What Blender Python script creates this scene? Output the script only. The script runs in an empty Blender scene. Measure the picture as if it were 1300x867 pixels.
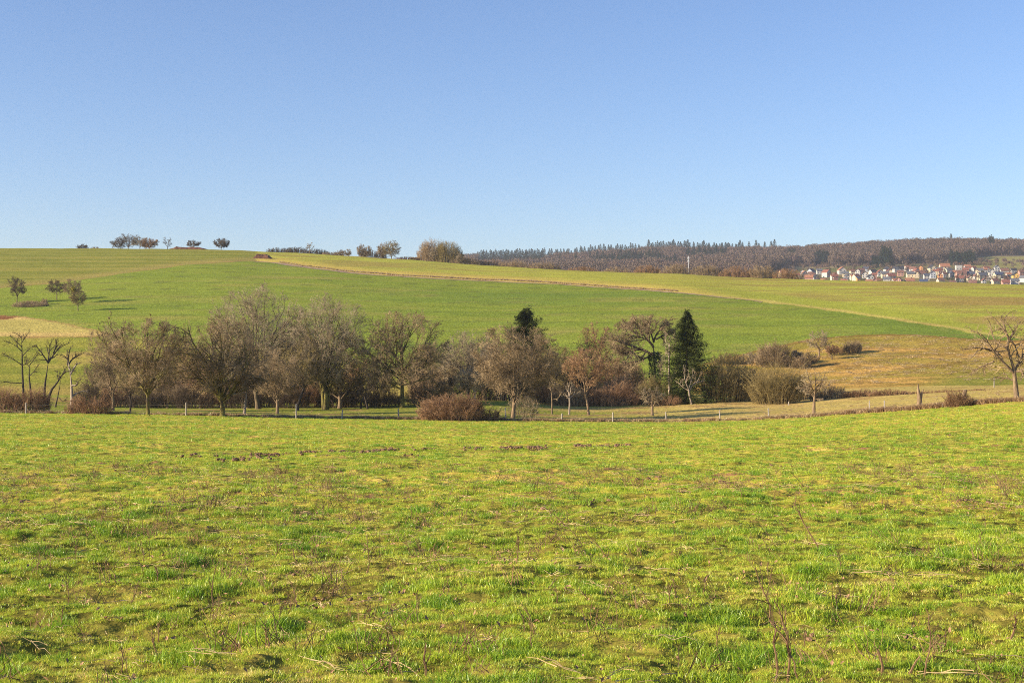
import bpy, math
import numpy as np
from mathutils import Vector

R = math.radians
rng = np.random.default_rng(11)
SC = bpy.context.scene
COL = SC.collection

# ------------------------------------------------------------------ camera
F = 1806.0          # focal length in photo pixels (1300 wide)
HR = 433.0          # photo row of the eye level
EYE = 1.65
cd = bpy.data.cameras.new('camera')
cam = bpy.data.objects.new('camera', cd)
COL.objects.link(cam)
cam.location = (0, 0, EYE)
cam.rotation_euler = (R(90), 0, 0)
cd.sensor_width = 36
cd.lens = 36 * F / 1300
cd.clip_start = 0.2
cd.clip_end = 40000
SC.camera = cam

# ------------------------------------------------------------------ light
SUN_EL, SUN_AZ = 18.5, 252.0      # azimuth clockwise from +Y (252 = from the left, a little behind)
W = bpy.data.worlds.new('World')
SC.world = W
W.use_nodes = True
nt = W.node_tree
bg = nt.nodes['Background']
sky = nt.nodes.new('ShaderNodeTexSky')
sky.sky_type = 'NISHITA'
sky.sun_disc = False
sky.sun_elevation = R(SUN_EL)
sky.sun_rotation = R(SUN_AZ)
sky.altitude = 300
sky.air_density = 1.0
sky.dust_density = 0.1
sky.ozone_density = 2.2
wb = nt.nodes.new('ShaderNodeVectorMath'); wb.operation = 'MULTIPLY'
wb.inputs[1].default_value = (.755, .82, 1.03)       # white balance of the picture
nt.links.new(sky.outputs[0], wb.inputs[0])
nt.links.new(wb.outputs[0], bg.inputs[0])
bg.inputs[1].default_value = 0.088
sd = bpy.data.lights.new('sun', 'SUN')
sd.energy = 5.0
sd.angle = R(0.5)
sd.color = (1.0, 0.84, 0.62)
sun = bpy.data.objects.new('sun', sd)
COL.objects.link(sun)
sv = Vector((math.sin(R(SUN_AZ)) * math.cos(R(SUN_EL)), math.cos(R(SUN_AZ)) * math.cos(R(SUN_EL)), math.sin(R(SUN_EL))))
sun.rotation_euler = (-sv).to_track_quat('-Z', 'Y').to_euler()
sun.location = (-50, -20, 60)
SC.view_settings.view_transform = 'Standard'
SC.view_settings.look = 'None'
SC.view_settings.gamma = 1
SC.view_settings.use_curve_mapping = False
SC.view_settings.exposure = 1.0
HAZE = 0.85e-4
try:
    SC.cycles.use_denoising = False
    SC.cycles.pixel_filter_type = 'BLACKMAN_HARRIS'
    SC.cycles.filter_width = 1.0
    SC.cycles.max_bounces = 5
    SC.cycles.diffuse_bounces = 2
    SC.cycles.transparent_max_bounces = 6
    SC.cycles.volume_bounces = 0
except Exception:
    pass

# ------------------------------------------------------------------ helpers
def tag(o, label=None, cat=None, group=None, kind=None):
    if label: o['label'] = label
    if cat: o['category'] = cat
    if group: o['group'] = group
    if kind: o['kind'] = kind
    return o

def empty(name, loc, rz=0.0):
    o = bpy.data.objects.new(name, None)
    o.empty_display_size = 0.2
    o.location = loc
    o.rotation_euler = (0, 0, rz)
    COL.objects.link(o)
    return o

class MB:
    """collects vertices and faces and links them as one mesh object"""
    def __init__(s):
        s.v = []; s.q = []; s.t = []; s.n = 0; s.c = []
    def add(s, v, q=None, t=None, c=None):
        v = np.asarray(v, float).reshape(-1, 3)
        if q is not None and len(q): s.q.append(np.asarray(q, int).reshape(-1, 4) + s.n)
        if t is not None and len(t): s.t.append(np.asarray(t, int).reshape(-1, 3) + s.n)
        s.v.append(v); s.n += len(v)
        if c is not None: s.c.append(np.asarray(c, float).reshape(-1, 3))
    def mesh(s, name, smooth=False):
        v = np.concatenate(s.v)
        q = np.concatenate(s.q) if s.q else np.zeros((0, 4), int)
        t = np.concatenate(s.t) if s.t else np.zeros((0, 3), int)
        me = bpy.data.meshes.new(name)
        me.vertices.add(len(v)); me.vertices.foreach_set('co', v.ravel())
        nl = q.size + t.size
        me.loops.add(nl)
        me.loops.foreach_set('vertex_index', np.concatenate([q.ravel(), t.ravel()]).astype(np.int32))
        me.polygons.add(len(q) + len(t))
        ls = np.concatenate([np.arange(len(q)) * 4, q.size + np.arange(len(t)) * 3]).astype(np.int32)
        me.polygons.foreach_set('loop_start', ls)
        me.polygons.foreach_set('use_smooth', np.full(len(ls), smooth))
        if s.c:
            c = np.concatenate(s.c)
            a = me.color_attributes.new('Col', 'FLOAT_COLOR', 'POINT')
            a.data.foreach_set('color', np.concatenate([c, np.ones((len(c), 1))], 1).ravel())
        me.update(calc_edges=True)
        return me
    def build(s, name, mat, parent=None, smooth=False, link=True):
        me = s.mesh(name, smooth)
        for m in (mat if isinstance(mat, (list, tuple)) else [mat]): me.materials.append(m)
        o = bpy.data.objects.new(name, me)
        if link: COL.objects.link(o)
        if parent is not None: o.parent = parent
        return o

def box(mb, x0, x1, y0, y1, z0, z1):
    v = [(x, y, z) for z in (z0, z1) for y in (y0, y1) for x in (x0, x1)]
    mb.add(v, [(0, 2, 3, 1), (4, 5, 7, 6), (0, 1, 5, 4), (2, 6, 7, 3), (0, 4, 6, 2), (1, 3, 7, 5)])

def norm(a):
    return a / np.maximum(np.linalg.norm(a, axis=-1, keepdims=True), 1e-9)

def tubes(mb, P, Rd, S=3, cap=False):
    """P (N,K,3) polylines, Rd (N,K) radii"""
    N, K, _ = P.shape
    if N == 0: return
    T = np.empty_like(P)
    T[:, 1:-1] = P[:, 2:] - P[:, :-2]
    T[:, 0] = P[:, 1] - P[:, 0]; T[:, -1] = P[:, -1] - P[:, -2]
    T = norm(T)
    ref = np.zeros_like(T)
    main = norm(P[:, -1] - P[:, 0])
    useX = np.abs(main[:, 2]) > 0.75
    ref[:, :, 2] = (~useX)[:, None]; ref[:, :, 0] = useX[:, None]
    U = norm(np.cross(T, ref)); V = np.cross(T, U)
    a = np.arange(S) * 2 * math.pi / S
    ring = (U[:, :, None, :] * np.cos(a)[None, None, :, None] + V[:, :, None, :] * np.sin(a)[None, None, :, None])
    vv = P[:, :, None, :] + ring * Rd[:, :, None, None]
    n = np.arange(N)[:, None, None] * K * S
    k = np.arange(K - 1)[None, :, None] * S
    s = np.arange(S)[None, None, :]; s2 = (s + 1) % S
    q = np.stack([n + k + s, n + k + s2, n + k + S + s2, n + k + S + s], -1)
    mb.add(vv.reshape(-1, 3), q.reshape(-1, 4))
    if cap:
        for i in range(N):
            b = len(vv.reshape(-1, 3))
        e = (np.arange(N) * K * S + (K - 1) * S)[:, None]
        t = [np.concatenate([e, e + j, e + j + 1], 1) for j in range(1, S - 1)]
        mb.t.append(np.concatenate(t) + mb.n - N * K * S)

# numpy value noise
def _hash(ix, iy, seed):
    n = (ix.astype(np.int64) * 374761393 + iy.astype(np.int64) * 668265263 + seed * 974634777) & 0x7fffffff
    n = ((n ^ (n >> 13)) * 1274126177) & 0x7fffffff
    n = n ^ (n >> 16)
    return (n & 0xffff) / 65535.0
def vnoise(x, y, seed=0):
    ix = np.floor(x); iy = np.floor(y)
    fx = x - ix; fy = y - iy
    fx = fx * fx * (3 - 2 * fx); fy = fy * fy * (3 - 2 * fy)
    ix = ix.astype(np.int64); iy = iy.astype(np.int64)
    a = _hash(ix, iy, seed); b = _hash(ix + 1, iy, seed)
    c = _hash(ix, iy + 1, seed); d = _hash(ix + 1, iy + 1, seed)
    return (a * (1 - fx) + b * fx) * (1 - fy) + (c * (1 - fx) + d * fx) * fy
def fbm(x, y, seed=0, octv=4):
    x = np.asarray(x, float); y = np.asarray(y, float)
    s = 0; a = 0.5; t = 0
    for o in range(octv):
        s = s + a * vnoise(x * 2 ** o + 17.3 * o, y * 2 ** o - 9.1 * o, seed + o); t += a; a *= 0.5
    return s / t
def sstep(e0, e1, x):
    t = np.clip((np.asarray(x, float) - e0) / (e1 - e0), 0, 1)
    return t * t * (3 - 2 * t)

# ------------------------------------------------------------------ terrain height field
PXG = np.arange(-1400, 2701, 10.0)
def curve(pts, sig=2.5):
    xs, ys = zip(*pts)
    v = np.interp(PXG, xs, ys)
    k = np.arange(-10, 11); g = np.exp(-k * k / (2 * sig * sig)); g /= g.sum()
    return np.convolve(np.pad(v, 10, mode='edge'), g, 'valid')
rowA = curve([(0, 523.5), (200, 526), (400, 530.5), (600, 533), (760, 535), (880, 535), (1000, 531), (1100, 524), (1200, 517), (1300, 509), (1450, 500)])
dA = curve([(0, 150), (850, 150), (1300, 118), (1450, 112)])
rowB = curve([(0, 514), (200, 517), (420, 516), (520, 514), (620, 509), (700, 515), (760, 517), (880, 512.5), (920, 511), (1000, 513), (1080, 507), (1180, 500), (1300, 493), (1450, 488)])
dB = curve([(0, 190), (850, 195), (1300, 170)])
rowC = curve([(0, 501), (200, 503), (500, 504), (650, 503), (900, 500), (1000, 497), (1080, 492), (1180, 490), (1300, 488), (1450, 484)])
dC = curve([(0, 235), (1300, 225)])
rowK = curve([(-400, 322), (0, 317), (100, 317), (200, 317.5), (300, 319), (330, 321), (400, 323.5), (450, 327), (520, 331), (600, 337.5), (700, 343), (800, 347.5), (860, 348.5), (960, 354), (1080, 357.5), (1140, 357.5), (1200, 359), (1300, 362.5), (1500, 368)], 1.6)
dK = curve([(0, 720), (500, 660), (800, 600), (1300, 560)])
rowV = curve([(0, 350), (600, 350), (960, 346), (1080, 343), (1200, 340), (1300, 340)])     # top of the village
rowW = curve([(0, 348), (600, 347), (960, 339), (1100, 337), (1200, 334), (1300, 331)])     # foot of the big wood
rowT = curve([(0, 350), (500, 345), (600, 336), (700, 335), (740, 331), (850, 326), (985, 328.5), (1010, 327), (1060, 324), (1140, 318.5), (1200, 316.5), (1250, 317), (1300, 319), (1500, 324)])
SHAPE = [(.134, .70), (.216, .51), (.299, .39), (.505, .18), (.753, .055)]
DG = np.concatenate([np.linspace(0, 10, 11), np.geomspace(10, 900, 520)[1:], np.geomspace(900, 12000, 160)[1:]])
def pchip(x, y, xi):
    h = np.diff(x); dl = np.diff(y) / h
    m = np.zeros(len(x)); m[0] = dl[0]; m[-1] = dl[-1]
    for i in range(1, len(x) - 1):
        if dl[i - 1] * dl[i] > 0:
            w1 = 2 * h[i] + h[i - 1]; w2 = h[i] + 2 * h[i - 1]
            m[i] = (w1 + w2) / (w1 / dl[i - 1] + w2 / dl[i])
    k = np.clip(np.searchsorted(x, xi) - 1, 0, len(h) - 1)
    t = (xi - x[k]) / h[k]
    return ((2 * t ** 3 - 3 * t ** 2 + 1) * y[k] + (t ** 3 - 2 * t ** 2 + t) * h[k] * m[k] + (-2 * t ** 3 + 3 * t ** 2) * y[k + 1] + (t ** 3 - t ** 2) * h[k] * m[k + 1])
def zr(d, row): return EYE + (HR - row) * d / F
ZT = np.zeros((len(PXG), len(DG)))
for i in range(len(PXG)):
    zA = zr(dA[i], rowA[i])
    ds = [0, 20, 40, 70]; zs = [0, -.86, -1.72, -3.0 + .25 * (zA + 6.4)]
    ds.append(dA[i] * .75); zs.append(-.043 * dA[i] * .75 + (zA + .043 * dA[i]) * .6)
    ds.append(dA[i]); zs.append(zA)
    ds.append(dB[i]); zs.append(zr(dB[i], rowB[i]))
    ds.append(dC[i]); zs.append(zr(dC[i], rowC[i]))
    for s, t in SHAPE:
        d = dC[i] + s * (dK[i] - dC[i]); ds.append(d); zs.append(zr(d, rowK[i] + t * (rowC[i] - rowK[i])))
    zk = zr(dK[i], rowK[i])
    ds.append(dK[i]); zs.append(zk)
    ds.append(dK[i] + 60); zs.append(zk - .2)
    ds.append(dK[i] + 200); zs.append(zk - 14)
    ds.append(1150); zs.append(min(zk - 25, zr(1150, 385)))
    ds.append(1440); zs.append(zr(1440, 366))
    ds.append(1800); zs.append(zr(1800, rowV[i]))
    ds.append(2050); zs.append(zr(2050, rowW[i]))
    ds.append(2800); zs.append(zr(2800, rowT[i]))
    ds.append(3200); zs.append(zr(2800, rowT[i]) - 4)
    ds.append(5000); zs.append(20); ds.append(12000); zs.append(-60)
    ZT[i] = pchip(np.array(ds, float), np.array(zs, float), DG)
def base_h(x, y):
    x = np.asarray(x, float); y = np.asarray(y, float)
    d = np.clip(y, 3, 11990)
    px = np.clip(650 + F * x / np.maximum(d, 3), PXG[0], PXG[-1] - 1)
    a = (px - PXG[0]) / 10; i = np.clip(np.floor(a).astype(int), 0, len(PXG) - 2); a = a - i
    j = np.clip(np.searchsorted(DG, d) - 1, 0, len(DG) - 2); b = (d - DG[j]) / (DG[j + 1] - DG[j])
    z = (ZT[i, j] * (1 - a) + ZT[i + 1, j] * a) * (1 - b) + (ZT[i, j + 1] * (1 - a) + ZT[i + 1, j + 1] * a) * b
    return np.where(y < 3, -.043 * y, z)
def relief(x, y):
    near = 1 - sstep(140, 160, y)
    r = .16 * (fbm(x / 2.6, y / 2.6, 5, 3) - .5) + .15 * (fbm(x / .6, y / .6, 9, 2) - .5) + .05 * (vnoise(x / .16, y / .16, 19) - .5) * (y < 40)
    far = sstep(150, 250, y) * (1 - sstep(800, 1200, y))
    return r * near + far * .5 * (fbm(x / 14, y / 9, 3, 3) - .5)
def H(x, y):
    return base_h(x, y) + relief(x, y)
def Hs(x, y): return float(H(np.array([x]), np.array([y]))[0])
def col_at(px, arr): return float(np.interp(px, PXG, arr))
def dist(px, row, dmin, dmax):
    """distance at which the ground shows at that photo row"""
    ds = np.linspace(dmin, dmax, 400)
    rr = HR - (base_h((px - 650) / F * ds, ds) - EYE) * F / ds
    return float(ds[np.argmin(np.abs(rr - row))])
def spot(px, row, dmin, dmax):
    d = dist(px, row, dmin, dmax); x = (px - 650) / F * d
    return x, d, Hs(x, d)
def spot_d(px, d):
    x = (px - 650) / F * d
    return x, d, Hs(x, d)

# ------------------------------------------------------------------ materials
def newmat(name):
    m = bpy.data.materials.new(name); m.use_nodes = True
    n = m.node_tree.nodes; b = n['Principled BSDF']
    b.inputs['Specular IOR Level'].default_value = 0.2
    b.inputs['Roughness'].default_value = 0.8
    return m, m.node_tree, b
def ramp_noise(nt, c1, c2, scale, detail=4, vec=None, stretch=None):
    """noise driven mix of two colours"""
    tc = nt.nodes.new('ShaderNodeTexCoord')
    nz = nt.nodes.new('ShaderNodeTexNoise'); nz.inputs['Scale'].default_value = scale; nz.inputs['Detail'].default_value = detail
    src = tc.outputs['Object']
    if stretch:
        mp = nt.nodes.new('ShaderNodeMapping'); mp.inputs['Scale'].default_value = stretch
        nt.links.new(src, mp.inputs[0]); src = mp.outputs[0]
    nt.links.new(src, nz.inputs['Vector'])
    rp = nt.nodes.new('ShaderNodeValToRGB')
    rp.color_ramp.elements[0].position = .35; rp.color_ramp.elements[1].position = .65
    rp.color_ramp.elements[0].color = (*c1, 1); rp.color_ramp.elements[1].color = (*c2, 1)
    nt.links.new(nz.outputs[0], rp.inputs[0])
    return rp.outputs[0], nz
def simple(name, c1, c2=None, scale=3, rough=.85, spec=.15, stretch=None):
    m, nt, b = newmat(name)
    if c2 is None: b.inputs['Base Color'].default_value = (*c1, 1)
    else:
        o, _ = ramp_noise(nt, c1, c2, scale, stretch=stretch); nt.links.new(o, b.inputs['Base Color'])
    b.inputs['Roughness'].default_value = rough; b.inputs['Specular IOR Level'].default_value = spec
    return m

M = {}
M['bark'] = simple('bark_brown', (.07, .052, .032), (.20, .15, .09), 2.2, stretch=(3, 3, .8))
M['bark_moss'] = simple('bark_mossy', (.055, .042, .024), (.24, .21, .055), 1.3, stretch=(2, 2, .7))
M['bark_dark'] = simple('bark_dark', (.035, .028, .022), (.085, .065, .048), 2)
M['bark_pale'] = simple('wood_bleached', (.22, .175, .13), (.44, .36, .28), 2.5, stretch=(3, 3, .8))
M['bark_tan'] = simple('bark_tan', (.13, .09, .055), (.30, .215, .13), 2.5, stretch=(3, 3, .8))
M['twig'] = simple('twigs_brown', (.17, .12, .065), (.42, .31, .18), .5)
M['twig_grey'] = simple('twigs_grey', (.20, .155, .095), (.46, .37, .24), .5)
M['twig_red'] = simple('twigs_red', (.24, .14, .07), (.42, .26, .14), .5)
M['twig_dark'] = simple('twigs_dark', (.075, .052, .034), (.16, .115, .072), .5)
M['twig_olive'] = simple('twigs_olive', (.18, .14, .055), (.36, .28, .12), .5)
M['bramble'] = simple('bramble_stems', (.19, .105, .055), (.40, .25, .14), .8)
M['bramble_fawn'] = simple('bramble_fawn', (.26, .18, .10), (.46, .34, .20), .8)
M['needle'] = simple('spruce_needles', (.035, .055, .014), (.12, .14, .04), .9, rough=.6)
M['needle_far'] = simple('far_needles', (.018, .036, .020), (.045, .07, .032), .3, rough=.7)
M['ivy'] = simple('ivy_leaves', (.03, .05, .012), (.075, .10, .025), 2, rough=.5)
M['post'] = simple('fence_post_wood', (.26, .23, .19), (.48, .43, .36), 6, stretch=(4, 4, 1))
M['wire'] = simple('fence_wire', (.25, .24, .23), None, rough=.5)
M['straw'] = simple('straw', (.33, .23, .11), (.58, .44, .25), 3)
M['stalk'] = simple('dry_stalk', (.13, .075, .04), (.30, .19, .10), 6)
M['soil'] = simple('soil', (.15, .09, .05), (.30, .19, .115), 4)
M['leaf'] = simple('dead_leaf', (.20, .10, .045), (.50, .33, .19), 2)

def attr_mat(name, stretchy=True):
    """ground: field colours come from the mesh, broken up by noise, with a bump"""
    m, nt, b = newmat(name)
    L = nt.links
    at = nt.nodes.new('ShaderNodeAttribute'); at.attribute_name = 'Col'
    tc = nt.nodes.new('ShaderNodeTexCoord')
    last = at.outputs['Color']
    for sc, st, lo, hi in ((1.1, (1, 1, 1), .72, 1.28), (.16, (.5, 1.0, 1), .92, 1.08), (5.0, (1, 1, 1), .70, 1.30)):
        mp = nt.nodes.new('ShaderNodeMapping'); mp.inputs['Scale'].default_value = st
        L.new(tc.outputs['Object'], mp.inputs[0])
        nz = nt.nodes.new('ShaderNodeTexNoise'); nz.inputs['Scale'].default_value = sc; nz.inputs['Detail'].default_value = 5
        L.new(mp.outputs[0], nz.inputs['Vector'])
        mr = nt.nodes.new('ShaderNodeMapRange'); mr.inputs['From Min'].default_value = .3; mr.inputs['From Max'].default_value = .7
        mr.inputs['To Min'].default_value = lo; mr.inputs['To Max'].default_value = hi
        L.new(nz.outputs[0], mr.inputs[0])
        vm = nt.nodes.new('ShaderNodeVectorMath'); vm.operation = 'SCALE'
        L.new(last, vm.inputs[0]); L.new(mr.outputs[0], vm.inputs['Scale'])
        last = vm.outputs[0]
    L.new(last, b.inputs['Base Color'])
    nz = nt.nodes.new('ShaderNodeTexNoise'); nz.inputs['Scale'].default_value = 2.2; nz.inputs['Detail'].default_value = 6
    L.new(tc.outputs['Object'], nz.inputs['Vector'])
    bp = nt.nodes.new('ShaderNodeBump'); bp.inputs['Strength'].default_value = .8; bp.inputs['Distance'].default_value = .22
    L.new(nz.outputs[0], bp.inputs['Height']); L.new(bp.outputs[0], b.inputs['Normal'])
    b.inputs['Roughness'].default_value = 1; b.inputs['Specular IOR Level'].default_value = 0.0
    return m
M['ground'] = attr_mat('ground_fields')

# ------------------------------------------------------------------ ground
cols_px = np.arange(-150, 1451, 3.2)
k = np.arange(1, 17) / 16.0
rows_y = np.concatenate([[-40, -25, -12, -5, 0, 2], np.geomspace(3, 7, 14), np.geomspace(7, 165, 470)[1:], np.geomspace(165, 800, 330)[1:], np.geomspace(800, 3300, 170)[1:], np.geomspace(3300, 11500, 20)[1:]])
de = np.maximum(rows_y, 3)
xin = (cols_px[None, :] - 650) / F * de[:, None]
ext = (k ** 1.6)[None, :] * (60 + .55 * de[:, None])
X = np.concatenate([xin[:, :1] - ext[:, ::-1], xin, xin[:, -1:] + ext], 1)
Y = np.broadcast_to(rows_y[:, None], X.shape).copy()
Z = H(X.ravel(), Y.ravel()).reshape(X.shape)
PX = 650 + F * X / np.maximum(Y, 3)
DD = Y
ROW = HR - (base_h(X.ravel(), Y.ravel()).reshape(X.shape) - EYE) * F / np.maximum(Y, 3)
IP = lambda pts: np.interp(PX, *zip(*pts))
G = lambda a: np.interp(PX, PXG, a)
# field outlines, read off the photo as (column, row)
TRACK = [(-400, 320), (250, 329), (320, 331.3), (355, 334), (400, 340.5), (450, 346.5), (520, 351.5), (600, 355.5), (700, 360), (760, 364), (820, 368), (880, 373), (965, 382.5), (1080, 397), (1150, 408), (1230, 421), (1300, 430), (1500, 450)]
UPL = [(-400, 385), (0, 365), (60, 360), (105, 354.5), (157, 346.7), (235, 336), (314, 331), (330, 331)]
GLOW = [(-400, 700), (860, 700), (880, 466), (900, 460), (969, 441.6), (1025, 430), (1100, 424), (1159, 424), (1225, 429), (1275, 431), (1500, 431)]
STUB_T = [(-400, 385), (0, 399), (30, 401), (70, 408), (118, 417), (150, 424)]
STUB_B = [(-400, 432), (0, 427), (110, 427), (150, 425)]
wob = (fbm(X / 9, Y / 9, 21, 3) - .5) * 2.2
rt = ROW + wob * .5
cls = np.zeros(X.shape, int)           # 0 near meadow
cls[DD > G(dA)] = 1                    # paddock behind the fence
hill = DD > G(dC)
cls[hill] = 2                          # green crop field
trk = IP(TRACK)
upl = IP(UPL)
cls[hill & (PX <= 325) & (ROW < upl)] = 3
cls[hill & (PX > 325) & (rt < trk)] = 4
glow = IP(GLOW)
cls[hill & (PX > 870) & (rt > glow)] = 5
st, sb = IP(STUB_T), IP(STUB_B)
cls[hill & (PX < 150) & (rt > st) & (rt < sb)] = 6
cls[hill & (PX < 560) & (rt >= np.where(PX < 150, sb, 425 + (PX - 150) * .12))] = 7
cls[DD > G(dK) + 30] = 8

def mixc(a, b, t):
    t = np.asarray(t)[..., None]
    return np.asarray(a) * (1 - t) + np.asarray(b) * t
n1 = fbm(X / 5, Y / 5, 31, 4); n2 = fbm(X / 22, Y / 14, 41, 4); n3 = fbm(X / 1.3, Y / 1.3, 51, 3)
# near meadow
c0 = mixc((.215, .235, .04), (.15, .19, .032), sstep(.35, .68, n2 * .5 + n1 * .5))
c0 = mixc(c0, (.34, .29, .085), sstep(.56, .80, n3 * .55 + fbm(X / 3, Y / 3, 61, 3) * .45) * .75)
c0 = mixc(c0, (.15, .10, .055), sstep(.72, .80, fbm(X / .8, Y / .8, 77, 3)) * (DD < 60))
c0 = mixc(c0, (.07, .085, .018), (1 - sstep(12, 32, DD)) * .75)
colr = c0.copy()
# paddock
pad = mixc((.20, .225, .055), (.32, .27, .11), sstep(.4, .65, n1 * .6 + n2 * .4))
pad = mixc(pad, (.40, .31, .14), sstep(760, 900, PX) * .65)
pad = mixc(pad, (.14, .19, .035), (1 - sstep(600, 780, PX)) * .7 * sstep(.3, .5, n2))
pad = mixc(pad, (.23, .16, .085), sstep(.62, .72, n1) * .8)
# crop green
streak = fbm(X / 60, (Y + X * .12) / 5.0, 71, 3)
crop = mixc((.118, .195, .03), (.14, .215, .033), sstep(.3, .7, streak))
crop = mixc(crop, (.085, .165, .032), sstep(.5, .8, fbm(X / 120, Y / 60, 81, 3)) * .7)
crop = mixc(crop, (.20, .22, .06), sstep(.60, .8, fbm(X / 40, Y / 12, 83, 3)) * .5)
crop = mixc(crop, (.07, .15, .030), sstep(1000, 1180, PX) * .5)
tram = np.minimum(np.abs(((Y + .10 * X + 6 * np.sin(X / 90)) / 22.0) % 1 - .5), np.abs(((Y + .10 * X + 6 * np.sin(X / 90) + 2.2) / 22.0) % 1 - .5)) < .014
crop = mixc(crop, (.085, .125, .035), tram * .6)
crop = mixc(crop, (.17, .19, .06), sstep(.62, .75, fbm(X / 12, Y / 7, 87, 3)) * .35)
# upper left
upf = mixc((.235, .255, .055), (.17, .215, .04), sstep(.35, .65, streak))
upf = mixc(upf, (.30, .27, .09), sstep(-8, -1.5, ROW - upl + wob) * .55)
# upper right: young crop over brown soil
ur = mixc((.30, .29, .062), (.26, .205, .068), sstep(.38, .66, fbm(X / 30, Y / 8, 91, 4)))
ur = mixc(ur, (.27, .18, .075), sstep(.5, .72, fbm(X / 70, Y / 20, 95, 3)) * sstep(700, 1100, PX) * .8)
ur = mixc(ur, (.29, .28, .055), sstep(560, 720, PX) * (1 - sstep(880, 960, PX)) * .5)
ur = mixc(ur, (.45, .32, .10), sstep(-10, -3, ROW - trk + wob * 2) * (1 - sstep(840, 1000, PX)) * .85)
ur = mixc(ur, (.25, .26, .05), sstep(-14, -10, ROW - trk) * (1 - sstep(-4, -2, ROW - trk)) * sstep(850, 960, PX) * .85)
ur = mixc(ur, (.23, .25, .045), np.exp(-((ROW - (405 - (PX - 1180) * .10)) / 3.5) ** 2) * sstep(1100, 1180, PX) * .45)
ur = mixc(ur, (.40, .30, .12), np.exp(-((ROW - trk + 1.6) / 1.3) ** 2) * sstep(850, 960, PX) * .8)
# rough tan grass on the right slope
rg = mixc((.43, .30, .11), (.27, .215, .07), sstep(.38, .66, fbm(X / 7, Y / 3, 101, 4)))
rg = mixc(rg, (.20, .21, .05), sstep(.48, .68, fbm(X / 18, Y / 8, 105, 3)) * .6)
rg = mixc(rg, (.17, .12, .05), sstep(.6, .7, fbm(X / 3, Y / 2.2, 107, 3)) * .6)  # dark mottling painted into the slope colour as tussock shadows
rg = mixc(rg, (.17, .22, .05), sstep(470, 484, ROW - (1200 - PX) * .04) * sstep(1150, 1220, PX) * .8)
rg = mixc(rg, (.16, .10, .05), np.exp(-((ROW - glow - 1.2 + wob) / .9) ** 2) * .8)
# stubble
stb = mixc((.42, .345, .155), (.33, .31, .115), sstep(.4, .6, streak))
stb = mixc(stb, (.17, .085, .05), np.exp(-(((PX - 0) / 22) ** 2 + ((ROW - 401) / 3.5) ** 2)) > .4)
stb = mixc(stb, (.24, .15, .08), np.maximum(np.exp(-((ROW - st - .6 + wob) / .9) ** 2), np.exp(-((ROW - sb + .6 + wob) / .8) ** 2)) * .8)
# lower left pasture
lp = mixc((.20, .235, .045), (.15, .20, .034), sstep(.35, .65, streak))
lp = mixc(lp, (.33, .26, .10), sstep(.55, .7, n2) * .5 + .45 * sstep(480, 495, ROW))
# far land
fl = mixc((.16, .17, .05), (.24, .19, .085), sstep(.4, .6, fbm(X / 90, Y / 60, 111, 3)))
fl = mixc(fl, (.13, .10, .07), sstep(1900, 2150, DD) * sstep(0, .1, 1.0 - ((PX > 1225) & (DD < 2200))))
fl = mixc(fl, (.30, .27, .08), ((PX > 1225) & (DD > 1800) & (DD < 2230)) * .8)
fl = mixc(fl, (.17, .29, .045), ((PX > 1092) & (PX < 1103) & (DD > 1800) & (DD < 2060)) * 1.0)
fl = mixc(fl, (.34, .27, .12), ((PX > 1005) & (PX < 1060) & (DD > 1930) & (DD < 2050)) * 1.0)
GAIN = {0: (2.2, 1.6, 1.6), 1: (1.5, 1.35, 1.0), 2: (1.80, 1.38, 1.3), 3: (1.28, 1.08, 1.05), 4: (1.38, 1.42, 1.05), 5: (1.32, 1.14, .84), 6: (1.4, 1.24, .92), 7: (1.55, 1.25, 1.1), 8: (1, 1, 1)}
for c, arr in ((1, pad), (2, crop), (3, upf), (4, ur), (5, rg), (6, stb), (7, lp), (8, fl)):
    colr = np.where((cls == c)[..., None], arr, colr)
# boundary lines in the left hillside (turned earth)
colr = mixc(colr, (.27, .17, .085), np.exp(-((ROW - upl + .3) / .4) ** 2) * (PX < 325) * hill * (.35 + .6 * (n1 > .5)) * .7)

nr, nc = X.shape
fi = (np.arange(nr - 1)[:, None] * nc + np.arange(nc - 1)[None, :])
quads = np.stack([fi, fi + 1, fi + nc + 1, fi + nc], -1)
fc = cls[:-1, :-1]
V = np.stack([X, Y, Z], -1).reshape(-1, 3)
for c, gn in GAIN.items(): colr = np.where((cls == c)[..., None], colr * np.array(gn), colr)
CC = colr.reshape(-1, 3)
for c, nm in ((0, 'meadow'), (1, 'paddock'), (2, 'green_field'), (3, 'upper_field'), (4, 'hilltop_field'), (5, 'rough_grass_slope'), (6, 'stubble_field'), (7, 'valley_pasture'), (8, 'far_hills')):
    q = quads[fc == c]
    if not len(q): continue
    u, inv = np.unique(q.ravel(), return_inverse=True)
    mb = MB(); mb.add(V[u], inv.reshape(-1, 4), c=CC[u])
    o = mb.build(nm, M['ground'], smooth=True); tag(o, kind='structure')

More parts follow.
